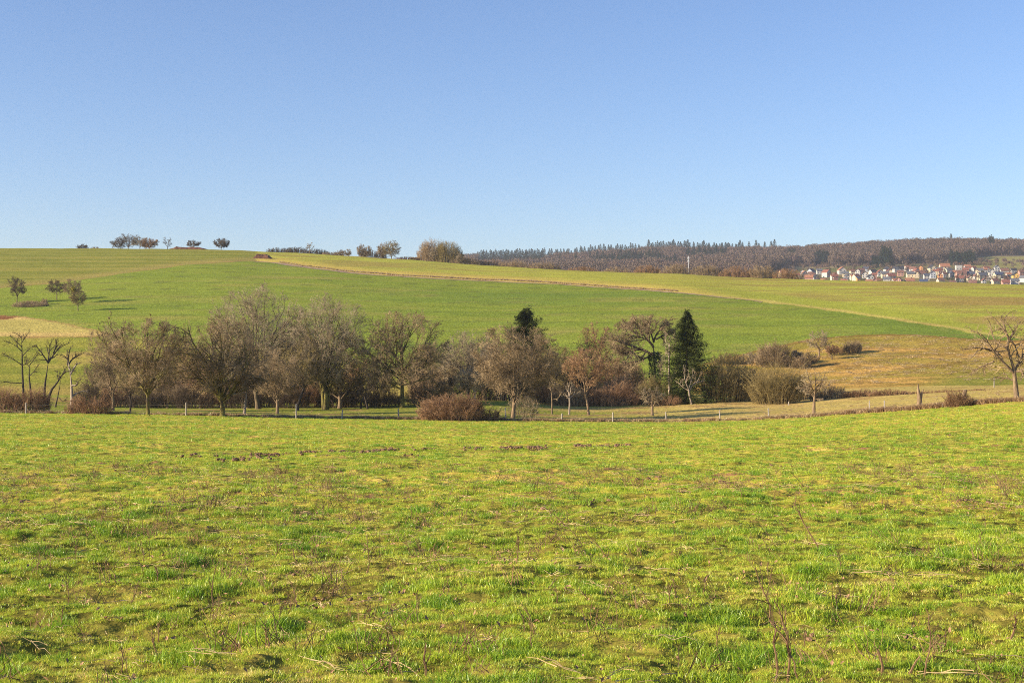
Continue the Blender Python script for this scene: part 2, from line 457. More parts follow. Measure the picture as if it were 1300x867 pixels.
# farm track: a strip draped just above the hill
m, ntm, b = newmat('track_soil')
o_, _ = ramp_noise(ntm, (.30, .19, .11), (.44, .31, .20), .6); ntm.links.new(o_, b.inputs['Base Color'])
pts = []
for px in np.arange(322, 972, 4):
    row = np.interp(px, *zip(*TRACK)) + .2
    d = dist(px, row, 300, col_at(px, dK) - 5); pts.append(((px - 650) / F * d, d))
pts = np.array(pts)
ks = np.ones(5) / 5
pts = np.stack([np.convolve(np.pad(pts[:, i], 2, mode='edge'), ks, 'valid') for i in (0, 1)], 1)
tn = norm(np.gradient(pts, axis=0)); nn = np.stack([-tn[:, 1], tn[:, 0]], 1)
mb = MB(); vs = []
wd = 1.5 * np.interp(np.arange(len(pts)), [0, 8, len(pts) * .8, len(pts) - 1], [1.5, 1.25, .85, .3])
for s in (-1, -.5, 0, .5, 1):
    p = pts + nn * (s * wd)[:, None]
    vs.append(np.concatenate([p, (H(p[:, 0], p[:, 1]) + .12 - .05 * abs(s))[:, None]], 1))
vs = np.stack(vs, 1); n = len(pts)
ii = np.arange(n - 1)[:, None] * 5 + np.arange(4)[None, :]
mb.add(vs.reshape(-1, 3), np.stack([ii, ii + 5, ii + 6, ii + 1], -1).reshape(-1, 4))
tag(mb.build('farm_track', m, smooth=True), kind='structure')

# ------------------------------------------------------------------ instancer for uncountable stuff
def instancer(name, pos, rot, scl, idx, sources, label, cat, tint=None):
    me = bpy.data.meshes.new(name); me.vertices.add(len(pos)); me.vertices.foreach_set('co', np.asarray(pos, float).ravel())
    def at(nm, typ, key, arr):
        a = me.attributes.new(nm, typ, 'POINT'); a.data.foreach_set(key, np.asarray(arr).ravel())
    at('irot', 'FLOAT_VECTOR', 'vector', np.asarray(rot, float)); at('iscl', 'FLOAT_VECTOR', 'vector', np.asarray(scl, float))
    at('iidx', 'INT', 'value', np.asarray(idx, np.int32))
    at('tint', 'FLOAT', 'value', np.asarray(tint if tint is not None else rng.random(len(pos)), float))
    me.update()
    c = bpy.data.collections.new(name + '_sources')
    for s in sources: c.objects.link(s)
    o = bpy.data.objects.new(name, me); COL.objects.link(o)
    g = bpy.data.node_groups.new(name, 'GeometryNodeTree')
    g.interface.new_socket('Geometry', in_out='INPUT', socket_type='NodeSocketGeometry')
    g.interface.new_socket('Geometry', in_out='OUTPUT', socket_type='NodeSocketGeometry')
    N = g.nodes; L = g.links
    gi = N.new('NodeGroupInput'); go = N.new('NodeGroupOutput')
    ci = N.new('GeometryNodeCollectionInfo'); ci.inputs['Collection'].default_value = c
    ci.inputs['Separate Children'].default_value = True; ci.inputs['Reset Children'].default_value = True
    ip = N.new('GeometryNodeInstanceOnPoints'); ip.inputs['Pick Instance'].default_value = True
    def na(nm, dt):
        a = N.new('GeometryNodeInputNamedAttribute'); a.data_type = dt; a.inputs['Name'].default_value = nm; return a
    L.new(gi.outputs[0], ip.inputs['Points']); L.new(ci.outputs[0], ip.inputs['Instance'])
    L.new(na('iidx', 'INT').outputs['Attribute'], ip.inputs['Instance Index'])
    er = N.new('FunctionNodeEulerToRotation'); L.new(na('irot', 'FLOAT_VECTOR').outputs['Attribute'], er.inputs[0])
    L.new(er.outputs[0], ip.inputs['Rotation'])
    L.new(na('iscl', 'FLOAT_VECTOR').outputs['Attribute'], ip.inputs['Scale'])
    L.new(ip.outputs[0], go.inputs[0])
    md = o.modifiers.new('scatter', 'NODES'); md.node_group = g
    tag(o, label, cat, kind='stuff')
    return o

def blade_mat(name, stops, trans=.35):
    """grass: colour picked per clump by its tint value, tips paler through the Col attribute"""
    m = bpy.data.materials.new(name); m.use_nodes = True
    nt = m.node_tree; nt.nodes.clear(); L = nt.links
    at = nt.nodes.new('ShaderNodeAttribute'); at.attribute_type = 'INSTANCER'; at.attribute_name = 'tint'
    rp = nt.nodes.new('ShaderNodeValToRGB')
    while len(rp.color_ramp.elements) < len(stops): rp.color_ramp.elements.new(.5)
    for e, (p, c) in zip(rp.color_ramp.elements, stops): e.position = p; e.color = (*c, 1)
    L.new(at.outputs['Fac'], rp.inputs[0])
    vc = nt.nodes.new('ShaderNodeAttribute'); vc.attribute_name = 'Col'
    mx = nt.nodes.new('ShaderNodeVectorMath'); mx.operation = 'MULTIPLY'
    L.new(rp.outputs[0], mx.inputs[0]); L.new(vc.outputs['Color'], mx.inputs[1])
    d = nt.nodes.new('ShaderNodeBsdfPrincipled'); d.inputs['Roughness'].default_value = .38; d.inputs['Specular IOR Level'].default_value = .5
    t = nt.nodes.new('ShaderNodeBsdfTranslucent')
    L.new(mx.outputs[0], d.inputs['Base Color']); L.new(mx.outputs[0], t.inputs[0])
    ms = nt.nodes.new('ShaderNodeMixShader'); ms.inputs[0].default_value = trans
    L.new(d.outputs[0], ms.inputs[1]); L.new(t.outputs[0], ms.inputs[2])
    o = nt.nodes.new('ShaderNodeOutputMaterial'); L.new(ms.outputs[0], o.inputs[0])
    return m
def clump(name, n, rad, hmin, hmax, wid, lean, mat, straw=.12, strawcol=(2.0, 1.35, 2.2)):
    r = np.sqrt(rng.random(n)) * rad; a = rng.random(n) * 6.283
    b = np.stack([r * np.cos(a), r * np.sin(a), np.full(n, -.01)], 1)
    h = rng.uniform(hmin, hmax, n); dirn = rng.random(n) * 6.283; ln = rng.uniform(.1, lean, n) * h
    w = wid * rng.uniform(.6, 1.2, n); face = rng.random(n) * 6.283
    side = np.stack([np.cos(face), np.sin(face), np.zeros(n)], 1) * w[:, None] * .5
    dv = np.stack([np.cos(dirn), np.sin(dirn), np.zeros(n)], 1)
    m1 = b + dv * (ln * .3)[:, None]; m1[:, 2] += h * .55
    tp = b + dv * ln[:, None]; tp[:, 2] += h * np.sqrt(np.clip(1 - (ln / h) ** 2 * .5, .1, 1))
    v = np.stack([b - side, b + side, m1 + side * .8, m1 - side * .8, tp], 1)
    i = np.arange(n)[:, None] * 5
    mb = MB()
    c = np.ones((n, 5, 3)) * rng.uniform(.75, 1.2, (n, 1, 1))
    c[:, 4] *= 1.12
    isst = rng.random(n) < straw
    c[isst] *= np.array(strawcol)
    mb.add(v.reshape(-1, 3), i + np.array([[0, 1, 2, 3]]), i + np.array([[3, 2, 4]]), c=c.reshape(-1, 3))
    return mb.build(name, mat, link=False)

gm = blade_mat('meadow_grass_blades', [(0, (.20, .36, .025)), (.45, (.45, .56, .04)), (.8, (.62, .64, .085)), (1, (.80, .64, .24))], .33)
src = [clump('grass_clump', 34, .085, .03, .085, .0055, .9, gm) for _ in range(5)] + \
      [clump('grass_clump_tall', 46, .10, .05, .13, .006, .8, gm, straw=.05) for _ in range(3)]
P, S, I, Tn = [], [], [], []
for d0, d1, dens, sc in ((7.2, 12, 330, .9), (12, 18, 220, 1.0), (18, 28, 130, 1.2), (28, 45, 60, 1.55), (45, 80, 19, 2.1), (80, 150, 6.0, 2.8)):
    area = .5 * (1600 / F) * (d1 ** 2 - d0 ** 2); n = int(area * dens)
    d = np.sqrt(rng.uniform(d0 ** 2, d1 ** 2, n)); px = rng.uniform(-150, 1450, n); x = (px - 650) / F * d
    ok = d < np.interp(px, PXG, dA) - .5
    d, x = d[ok], x[ok]
    patch = fbm(x / .34, d / .30, 131, 3); big = fbm(x / 6, d / 6, 141, 3)
    lush = sstep(.50, .80, patch * .95 + big * .05)
    bare = sstep(.34, .44, fbm(x / .5, d / .42, 151, 2))
    keep = rng.random(len(d)) < (.42 + .58 * bare); 
    d, x, patch, lush, big = d[keep], x[keep], patch[keep], lush[keep], big[keep]
    z = H(x, d)
    P.append(np.stack([x, d, z], 1))
    s = sc * (.50 + .55 * lush) * rng.uniform(.75, 1.25, len(d))
    zs = s * (.72 if sc < 1.15 else .55 if sc < 1.5 else .45)
    S.append(np.stack([s, s, zs], 1))
    I.append(np.where(rng.random(len(d)) < .12 + .6 * lush, rng.integers(5, 8, len(d)), rng.integers(0, 5, len(d))))
    Tn.append(np.clip(.50 - .40 * lush + rng.normal(0, .17, len(d)) + (fbm(x / 1.2, d / 1.2, 161, 3) - .5) * .55 + (fbm(x / 7, d / 7, 162, 2) - .5) * .25, 0, 1))
P = np.concatenate(P); S = np.concatenate(S); I = np.concatenate(I); Tn = np.concatenate(Tn)
rot = np.stack([rng.normal(0, .08, len(P)), rng.normal(0, .08, len(P)), rng.random(len(P)) * 6.283], 1)
instancer('meadow_grass', P, rot, S, I, src, 'short yellow green pasture grass covering the foreground meadow', 'grass', tint=Tn)

# ------------------------------------------------------------------ plant builder
def bez(p0, p1, p2, K):
    t = np.linspace(0, 1, K)[None, :, None]
    return p0[:, None] * (1 - t) ** 2 + p1[:, None] * 2 * t * (1 - t) + p2[:, None] * t ** 2

def exitd(p, d, c, r):
    """distance from p along d to the ellipsoid c, r"""
    q = (p - c) / r; e = d / r
    a = (e * e).sum(-1); b = 2 * (q * e).sum(-1); cc = (q * q).sum(-1) - 1
    disc = b * b - 4 * a * cc
    t = (-b + np.sqrt(np.maximum(disc, 0))) / (2 * a)
    return np.where((disc > 0) & (t > 0), t, 0.0)

def kids(g, P, Rd, n, t0, t1, ang, lfrac, K, wander, up, env, rr, rmin, lmin=.12, out=.3):
    N, KP, _ = P.shape
    L = np.linalg.norm(P[:, 1:] - P[:, :-1], axis=-1).sum(1)
    t = (np.arange(n)[None, :] + g.random((N, n))) / n * (t1 - t0) + t0
    f = t * (KP - 1); i = np.clip(f.astype(int), 0, KP - 2); a = (f - i)[..., None]
    ar = np.arange(N)[:, None]
    p = P[ar, i] * (1 - a) + P[ar, i + 1] * a
    tg = norm(P[ar, i + 1] - P[ar, i])
    rad = Rd[ar, i] * (1 - a[..., 0]) + Rd[ar, i + 1] * a[..., 0]
    p = p.reshape(-1, 3); tg = tg.reshape(-1, 3); rad = rad.ravel(); LL = np.repeat(L, n); tt = t.ravel()
    rnd = norm(g.normal(size=p.shape)); side = norm(rnd - (rnd * tg).sum(-1, keepdims=True) * tg)
    an = g.normal(ang, ang * .25, len(p))[:, None]
    d = tg * np.cos(an) + side * np.sin(an)
    d = norm(d + out * norm(p - env[0]) + np.array([0, 0, up]))
    ln = LL * lfrac * g.uniform(.6, 1.3, len(p)) * (1.15 - .5 * tt)
    ex = exitd(p, d, env[0], env[1]) * g.uniform(.75, 1.06, len(p))
    ln = np.minimum(ln, np.maximum(np.maximum(ex, lmin), .33 * LL * lfrac))
    Q = np.empty((len(p), K, 3)); Q[:, 0] = p
    for kx in range(1, K):
        Q[:, kx] = Q[:, kx - 1] + d * (ln / (K - 1))[:, None]
        d = norm(d + g.normal(size=d.shape) * wander + np.array([0, 0, up * .5]))
    r0 = np.maximum(rad * rr, rmin); s = np.linspace(0, 1, K)[None, :]
    return Q, np.maximum(r0[:, None] * (1 - .7 * s), rmin * .55)

def tree(name, base, h, w, label, cat='tree', group=None, seed=1, trunk=.25, stems=1, lean=(0, 0), tr=None, n=(13, 9, 8, 5),
         bark='bark', twig='twig', up=.12, wander=.16, flat=.9, off=0.0, low=None, spread=1.0, rmin=.0125, tw=None, fork=.5, limb=.36, nb=5, bow=.25, paths=None, stem=None, pdup=0):
    """bare broadleaf tree. h, w in metres; trunk = fraction of h clear of limbs; low = crown bottom fraction"""
    g = np.random.default_rng(seed)
    root = empty(name, base)
    tag(root, label, cat, group)
    if tr is None: tr = h * .018 + .04
    if low is None: low = trunk * .8
    tr *= .88
    zc = h * (1 + low) / 2; env = (np.array([off, 0, zc]), np.array([w / 2 * 1.05, w / 2 * flat, h * (1 - low) / 2]))
    mt, mc = MB(), MB()
    top = np.array([lean[0] + off * .6, lean[1], h * trunk])
    # stems
    Ps = []
    if stem is not None:
        K = 8; sp = np.array(stem, float); u = np.linspace(0, len(sp) - 1, K); Pp = np.stack([np.interp(u, np.arange(len(sp)), sp[:, j]) for j in range(3)], 1)[None]
        Pp[:, 0, 2] -= .35; Rr = tr * np.linspace(1, .62 if sp[-1, 2] < h * .6 else .12, K)[None]; Rr[0, 0] *= 1.35; tubes(mt, Pp, Rr, 9); Ps.append((Pp, Rr)); stems = 0
    for s in range(stems):
        a = g.random() * 6.283; o = np.array([math.cos(a), math.sin(a) * .6, 0]) * (tr * 1.1 if stems > 1 else 0)
        o2 = o * (2.2 if stems > 1 else 0)
        e = top + o2 * np.array([1, 1, 0]) + np.array([0, 0, h * .02 * s])
        mid = (o + e) / 2 + g.normal(0, .06 * h * trunk, 3) * np.array([1, 1, 0])
        K = 8
        Pp = bez(o[None], mid[None], e[None], K)
        Pp[:, 0, 2] -= .35
        Rr = (tr / stems ** .35) * np.array([[1.45, 1.08, 1, .95, .92, .9, .88, .86]])
        tubes(mt, Pp, Rr, 9); Ps.append((Pp, Rr))
    nl = n[0]
    # limbs aimed at points spread through the crown
    kx = np.arange(nl) + .5
    if nl == 0: kx = np.zeros(0)
    ph = kx * 2.39996 + g.random() * 6
    cz = 1 - (kx / max(nl, 1)) * (1.0 + .55 * spread)          # cos from the top down
    sz = np.sqrt(np.clip(1 - cz * cz, 0, 1))
    dirs = np.stack([np.cos(ph) * sz, np.sin(ph) * sz, cz], 1)
    tgt = env[0] + dirs * env[1] * g.uniform(.62, .9, (nl, 1))
    tgt[:, 2] = np.maximum(tgt[:, 2], h * trunk * .45)
    st = []
    if nl == 0: tgt = np.zeros((0, 3))
    for q in range(nl):
        Pp, Rr = Ps[q % max(stems, 1)]
        t = g.uniform(1 - fork * (1 if cz[q] < .5 else .35), 1)
        if stem is not None:
            zz = Pp[0, :, 2]; want = g.uniform(.75, 1.0) * max(h * trunk, min(.5 * tgt[q, 2], tgt[q, 2] - np.linalg.norm(tgt[q, :2]) * .35)); t = float(np.clip(np.interp(want, zz, np.linspace(0, 1, 8)), .2, 1))
        f = t * 7; i0 = min(int(f), 6); st.append(Pp[0, i0] * (1 - f + i0) + Pp[0, i0 + 1] * (f - i0))
    st = np.array(st).reshape(-1, 3)
    ctl = st + (tgt - st) * .45 + np.array([0, 0, 1]) * (np.linalg.norm((tgt - st)[:, :2], axis=1) * (up * 2 - bow * .5))[:, None]
    ctl += g.normal(0, wander * .12 * h, ctl.shape)
    P1 = bez(st, ctl, tgt, 10)
    P1[:, 1:-1] += g.normal(0, wander * .045 * h / 2, P1[:, 1:-1].shape)
    L1 = np.linalg.norm(tgt - st, axis=1)
    if paths is not None:
        ex = []
        for pth in paths:
            pth = np.array(pth, float); u = np.linspace(0, len(pth) - 1, 10)
            q = np.stack([np.interp(u, np.arange(len(pth)), pth[:, j]) for j in range(3)], 1)
            q[1:-1] = (q[:-2] + q[1:-1] * 2 + q[2:]) / 4
            hl = np.abs(q[-1, 0] - q[0, 0]) + .3 * (q[-1, 2] - q[0, 2])
            q[:, 1] += g.choice([-1, 1]) * g.uniform(.15, .5) * hl * np.linspace(0, 1, 10)
            ex.append(q)
            for dpl in range(pdup):
                an = g.uniform(.9, 2.3) * g.choice([-1, 1]); rel = q - q[0]; rr_ = rel[:, 0] * g.uniform(.7, 1)
                ex.append(q[0] + np.stack([rr_ * math.cos(an), rr_ * math.sin(an) * flat, rel[:, 2] * g.uniform(.8, 1)], 1))
        ex = np.array(ex); P1 = np.concatenate([ex, P1]) if nl else ex
        L1 = np.linalg.norm(P1[:, -1] - P1[:, 0], axis=1)
    r1 = tr * limb * (.6 + .4 * L1 / L1.max())
    R1 = np.maximum(1.15 * r1[:, None] * (1 - .80 * np.linspace(0, 1, 10)[None, :] ** .8), rmin * 1.5)
    tubes(mt, P1, R1, 6)
    if len(n) > 3 and n[3] >= 3 and n[1] >= 6: n = (n[0], n[1] - 1) + tuple(n[2:])
    PB, RB = kids(g, P1, R1, nb, .2, .95, .75, .7, 8, wander * .9, up * .6, env, .85, rmin * 2.6, out=.2)
    tubes(mt, PB, RB, 5)
    Pa = np.concatenate([P1[:, [0, 1, 3, 4, 5, 6, 8, 9]], PB]); Ra = np.concatenate([R1[:, [0, 1, 3, 4, 5, 6, 8, 9]], RB])
    P2, R2 = kids(g, Pa, Ra, n[1], .15, 1.0, .85, .46, 6, wander * 1.1, up * .5, env, .6, rmin * 1.5, out=.15)
    tubes(mc, P2, R2, 4)
    if len(n) > 2 and n[2]:
        P3, R3 = kids(g, P2, R2, n[2], .12, 1.0, .9, .55, 3, wander * 1.3, up * .5, env, .62, rmin * 1.1, out=.1)
        tubes(mc, P3, R3, 3)
        if len(n) > 3 and n[3]:
            P4, R4 = kids(g, P3, R3, n[3], .1, 1.0, .9, .6, 2, wander, up * .5, env, .7, rmin, lmin=.2, out=.1)
            if tw: R4 = R4 * tw
            tubes(mc, P4, R4, 3)
    mt.build('trunk', M[bark], root, smooth=True)
    mc.build('crown', M[twig], root)
    return root

def shrub(name, base, w, dpt, h, label, cat='shrub', group=None, seed=1, stems=60, n=(7, 6), mat='bramble', up=.05, rmin=.010, fan=.5, kind=None, lump=.55):
    """many thin stems from a footprint, arching out, with twigs"""
    g = np.random.default_rng(seed)
    a = g.random(stems) * 6.283; r = np.sqrt(g.random(stems))
    bx = np.cos(a) * r * w * .46; by = np.sin(a) * r * dpt * .46
    x0, y0, z0 = base
    bz = H(x0 + bx, y0 + by) - z0
    prof = np.sqrt(np.clip(1 - (r * .92) ** 2, .1, 1)) * (1 - lump + 2 * lump * fbm(bx / (w * .18 + .3), by / 1.2, seed, 2))
    hh = h * np.clip(prof, .25, 1.1) * g.uniform(.45, 1.12, stems) ** .8
    p0 = np.stack([bx, by, bz - .1], 1)
    o = norm(np.stack([bx, by, np.zeros(stems)], 1) + g.normal(0, .2 * w, (stems, 3)) * [1, 1, 0])
    p2 = p0 + o * (g.uniform(.1, fan, stems) * hh)[:, None]; p2[:, 2] += hh
    p1 = p0 * .6 + p2 * .4; p1[:, 2] = p0[:, 2] + hh * g.uniform(.6, .9, stems)
    P1 = bez(p0, p1, p2, 6); R1 = np.linspace(1, .3, 6)[None, :] * (g.uniform(.012, .03, stems) * max(1, h / 3))[:, None]
    env = (np.array([0, 0, h * .3 + float(bz.mean())]), np.array([w * .54, dpt * .54, h * .75]))
    mb = MB(); tubes(mb, P1, R1, 3)
    P2, R2 = kids(g, P1, R1, n[0], .12, 1, .7, .34, 4, .2, up, env, .6, rmin, out=.15)
    tubes(mb, P2, R2, 3)
    if len(n) > 1:
        P3, R3 = kids(g, P2, R2, n[1], .1, 1, .75, .55, 2, .2, up, env, .7, rmin, out=.1)
        tubes(mb, P3, R3, 3)
    o = mb.build(name, M[mat]); o.location = base
    tag(o, label, cat, group, kind)
    return o

def PM(px_len, d): return px_len * d / F      # photo pixels to metres at a distance

# ------------------------------------------------------------------ trees in and behind the valley row
def T(name, px, top, wpx, label, row=None, d=None, off=0, **kw):
    """a tree whose foot stands at the photo column/row (or at distance d), reaching the given top row"""
    if d is None: x, y, z = spot(px, row, 112, 250)
    else: x, y, z = spot_d(px, d)
    h = EYE + (HR - top) * y / F - z
    if 'trace' in kw:      # trunk and boughs as drawn in a close-up: (scale, column, row, trunk, boughs)
        sc_, x0, y0, st_, bs = kw.pop('trace')
        cv = lambda L: [((x0 + a / sc_) * y / F - (650 * y / F) - x, 0.0, EYE + (HR - (y0 + b / sc_)) * y / F - z) for a, b in L]
        kw['stem'] = cv(st_); kw['stem'][0] = (kw['stem'][0][0], 0, 0); kw['paths'] = [cv(b) for b in bs]
    return tree(name, (x, y, z), h, PM(wpx * 1.06, y), label, off=PM(off, y), **kw)
big = (14, 7, 6, 5)
mid = (10, 6, 6, 5)
sml = (8, 6, 5, 4)
# far left: dark dead trees over the bramble
T('dead_tree', 30.3, 421, 56, 'thin dark bare tree with short side branches rising over brambles, far left', d=205, n=(0, 3, 3, 2), bark='bark_dark', twig='twig_dark', tr=.20, trunk=.35, low=.15, seed=3, up=.04, nb=3, limb=.45,
  trace=(3.468, 0, 290, [(105, 760), (98, 620), (97, 540), (95, 470)], [[(97, 600), (60, 570), (30, 550)], [(97, 540), (70, 510), (20, 490)], [(96, 500), (120, 470), (135, 450)], [(98, 560), (130, 530), (150, 520)], [(100, 680), (40, 675), (0, 668)], [(96, 480), (75, 462), (60, 455)], [(98, 600), (130, 590), (160, 560)], [(96, 520), (60, 480), (50, 470)]]))
T('dead_tree', 39.5, 450, 22, 'short crooked dark tree close beside the tall thin dark one at far left', d=203, n=(0, 3, 3, 2), bark='bark_dark', twig='twig_dark', tr=.20, trunk=.5, seed=4,
  trace=(3.468, 0, 290, [(140, 750), (128, 650), (130, 600)], [[(130, 600), (150, 570), (158, 550)], [(130, 610), (115, 590), (110, 560)], [(128, 650), (150, 630), (165, 610)]]))
T('dead_tree', 56, 428, 52, 'dark dead tree forked into two bare upright arms like a wide V', d=203, n=(0, 3, 3, 2), bark='bark_dark', twig='twig_dark', tr=.24, trunk=.42, low=.35, seed=5, up=.12, limb=.6, off=5, wander=.2, nb=4,
  trace=(3.468, 0, 290, [(195, 750), (197, 690), (205, 640), (212, 590)], [[(212, 590), (190, 550), (165, 510)], [(212, 590), (235, 550), (260, 520), (300, 500)], [(212, 592), (215, 540), (222, 490)], [(235, 550), (250, 510), (255, 490)]]))
T('leaning_dead_tree', 60, 443, 60, 'dark dead tree leaning steeply to the right over the brambles', d=196, n=(0, 3, 3, 2), bark='bark_dark', twig='twig_dark', tr=.24, trunk=.55, low=.35, seed=7, limb=.6, off=24, wander=.2, nb=4,
  trace=(3.468, 0, 290, [(205, 760), (225, 710), (250, 680), (275, 640), (298, 600)], [[(298, 600), (320, 565), (362, 545)], [(298, 600), (300, 560), (310, 515)], [(275, 640), (300, 625), (330, 630)], [(250, 680), (262, 660), (268, 630)]]))
T('leaning_dead_tree', 70, 478, 20, 'thin dark leaning trunk low between the brambles, beside a pale snag', d=186, n=(0, 4, 3, 0), bark='bark_dark', twig='twig_dark', tr=.13, trunk=.6, seed=8,
  trace=(3.468, 0, 290, [(243, 800), (252, 750), (262, 700), (268, 660)], [[(255, 740), (280, 760), (300, 740)], [(268, 660), (272, 640), (285, 630)]]))
T('broken_snag', 90.5, 462, 28, 'broken pale grey tree snag with a jagged top beside the brambles', row=524, n=(0, 4, 4, 0), bark='bark_pale', twig='twig_dark', tr=.27, trunk=.62, low=.35, seed=9, limb=.5, wander=.3, nb=3,
  trace=(3.468, 0, 290, [(315, 800), (317, 740), (314, 680), (308, 622)], [[(308, 622), (300, 600), (302, 585)], [(312, 690), (340, 690), (352, 668)], [(316, 740), (340, 720), (380, 712)], [(310, 640), (330, 600), (345, 590)]]))
# left group
T('bare_tree', 143, 402, 62, 'bare tree with slim yellowish trunk and tall narrow crown, left end of the row', row=521, n=mid, bark='bark_tan', twig='twig', tr=.20, trunk=.2, low=.2, seed=11, off=-2)
T('bare_tree', 165, 446, 44, 'small slim bare tree between the yellowish trunk and the twin-limbed tree', row=523, n=sml, bark='bark_dark', twig='twig_olive', tr=.12, trunk=.3, low=.15, seed=12)
T('bare_tree', 187, 402, 96, 'bare tree with pale sunlit trunk splitting low into wide twiggy limbs', row=527, n=(8, 7, 6, 5), bark='bark_moss', twig='twig', tr=.24, trunk=.22, low=.2, seed=13, off=3, up=.06, wander=.22, limb=.5,
  trace=(4.33, 100, 340, [(380, 812), (380, 760), (378, 700)], [[(378, 700), (340, 630), (290, 540), (250, 440), (200, 350), (170, 285)], [(378, 700), (375, 600), (378, 480), (370, 350), (380, 300)], [(380, 690), (410, 600), (440, 520), (500, 450), (555, 405)], [(376, 600), (400, 480), (440, 380), (470, 320)], [(300, 560), (230, 500), (160, 420), (125, 370)], [(250, 440), (240, 370), (260, 300)]]))
T('bare_tree', 282, 398, 126, 'broad spreading bare tree with thick short orange brown trunk and mossy limbs', row=528, n=(8, 7, 6, 5), bark='bark_moss', twig='twig', tr=.36, trunk=.13, low=.14, seed=54, up=.06, wander=.24, off=-2, limb=.5,
  trace=(4.33, 100, 340, [(790, 815), (790, 770), (788, 735)], [[(785, 740), (740, 680), (640, 610), (580, 590), (530, 560)], [(785, 740), (770, 640), (730, 540), (690, 470), (640, 400), (630, 310)], [(790, 730), (770, 600), (780, 500), (790, 400), (760, 300)], [(795, 740), (850, 690), (890, 610), (880, 520), (930, 420)], [(800, 600), (850, 550), (940, 590), (1020, 620)], [(780, 620), (830, 450), (860, 330)], [(690, 650), (620, 560), (560, 480), (520, 440)]]))
T('dead_tree', 309.7, 474, 26, 'bleached white dead trunk with a short forked top, under the tallest crown', row=528, n=(0, 3, 0), bark='bark_pale', twig='bark_pale', tr=.19, trunk=.72, low=.5, seed=15, limb=.6, wander=.3, nb=2,
  trace=(4.33, 100, 340, [(908, 818), (915, 740), (920, 670), (915, 650)], [[(917, 660), (908, 640), (902, 615)], [(920, 660), (932, 615), (950, 580)]]))
T('bare_tree', 331, 359, 128, 'tallest bare tree, fan of fine upright branches rising behind the white trunk', d=186, n=(12, 8, 6, 5), bark='bark', twig='twig_grey', tr=.42, trunk=.2, low=.18, seed=16, up=.22, off=-2, stems=2)
T('bare_tree', 352, 440, 78, 'small rounded bare tree with a short straight sunlit trunk at the paddock edge', row=525, n=mid, bark='bark_tan', twig='twig', tr=.20, trunk=.28, low=.24, seed=17, up=.08)
T('bare_tree', 377, 428, 64, 'dark crooked bare tree with a leaning trunk just left of the great fan', row=520, n=mid, bark='bark_dark', twig='twig_olive', tr=.2, trunk=.34, low=.25, seed=18, lean=(.8, 0), off=4)
T('bare_tree', 372, 402, 62, 'slender bare tree half hidden behind the left flank of the great fan', d=205, n=mid, bark='bark', twig='twig_grey', tr=.2, trunk=.3, low=.2, seed=19, up=.2)
T('bare_tree', 415, 370, 104, 'great fan shaped bare tree with several thick stems from one low mossy base', row=519, n=(12, 9, 6, 5), bark='bark_moss', twig='twig_grey', tr=.46, trunk=.13, low=.14, seed=20, up=.26, stems=3, off=4)
T('bare_tree', 431, 452, 70, 'low bare tree with a thick short trunk tucked under the great fan', row=518, n=sml, bark='bark_tan', twig='twig_olive', tr=.30, trunk=.25, low=.2, seed=21)
T('thin_dark_tree', 458, 484, 20, 'thin dark little tree, left one of two leaning together under the crowns', row=518, n=(4, 4, 2, 0), bark='bark_dark', twig='twig_dark', tr=.12, trunk=.5, seed=22, lean=(.4, 0))
T('thin_dark_tree', 467, 480, 26, 'thin dark little tree, right one of two leaning together under the crowns', row=519, n=(4, 4, 2, 0), bark='bark_dark', twig='twig_dark', tr=.14, trunk=.5, seed=23, lean=(-.5, 0))
T('bare_tree', 510, 393, 124, 'wide dome shaped bare tree with branches radiating from a short dark trunk', row=517, n=(9, 7, 6, 5), bark='bark_moss', twig='twig', tr=.33, trunk=.16, low=.14, seed=24, up=.04, bow=.05, wander=.12, spread=.9, limb=.42,
  trace=(4.33, 320, 350, [(825, 725), (825, 600), (826, 480), (822, 380), (828, 250)], [[(825, 560), (740, 500), (650, 430), (600, 400)], [(825, 600), (740, 580), (640, 520)], [(825, 500), (760, 400), (700, 300)], [(825, 450), (790, 330), (780, 240)], [(830, 520), (900, 440), (960, 360), (990, 310)], [(830, 560), (920, 520), (1010, 470)], [(830, 600), (920, 575), (1000, 560)], [(828, 420), (880, 300), (900, 230)], [(830, 670), (880, 685), (960, 680)]]))
T('bare_tree', 569, 478, 64, 'low twiggy bare tree with crooked dark stem above the big bramble', d=186, n=mid, bark='bark_dark', twig='twig', tr=.16, trunk=.3, low=.1, seed=25)
T('bare_tree', 596, 418, 86, 'pinkish grey bare tree with a rounded crown right of the dome shaped one', d=200, n=big, bark='bark_dark', twig='twig_grey', tr=.25, trunk=.25, low=.15, seed=26, off=0, up=.15)
T('bare_tree', 602, 462, 54, 'pale stemmed small bare tree standing behind the big bramble', row=514, n=mid, bark='bark_pale', twig='twig_grey', tr=.16, trunk=.45, low=.3, seed=27)
T('bare_tree', 651, 407, 108, 'dense rounded bare tree with yellowish branches in front of the pine', row=531, n=(12, 9, 7, 5), bark='bark_tan', twig='twig', tr=.25, trunk=.22, low=.17, seed=28, up=.14, off=4, wander=.2)
T('bare_tree', 700, 432, 76, 'olive brown bare tree at the right flank below the pine', d=200, n=big, bark='bark_dark', twig='twig_olive', tr=.22, trunk=.15, low=.05, seed=29)
T('bare_tree', 690, 462, 90, 'low dark bare thicket tree filling the hollow behind the thin dead trunks', d=208, n=big, bark='bark_dark', twig='twig_dark', tr=.2, trunk=.1, low=.0, seed=30)
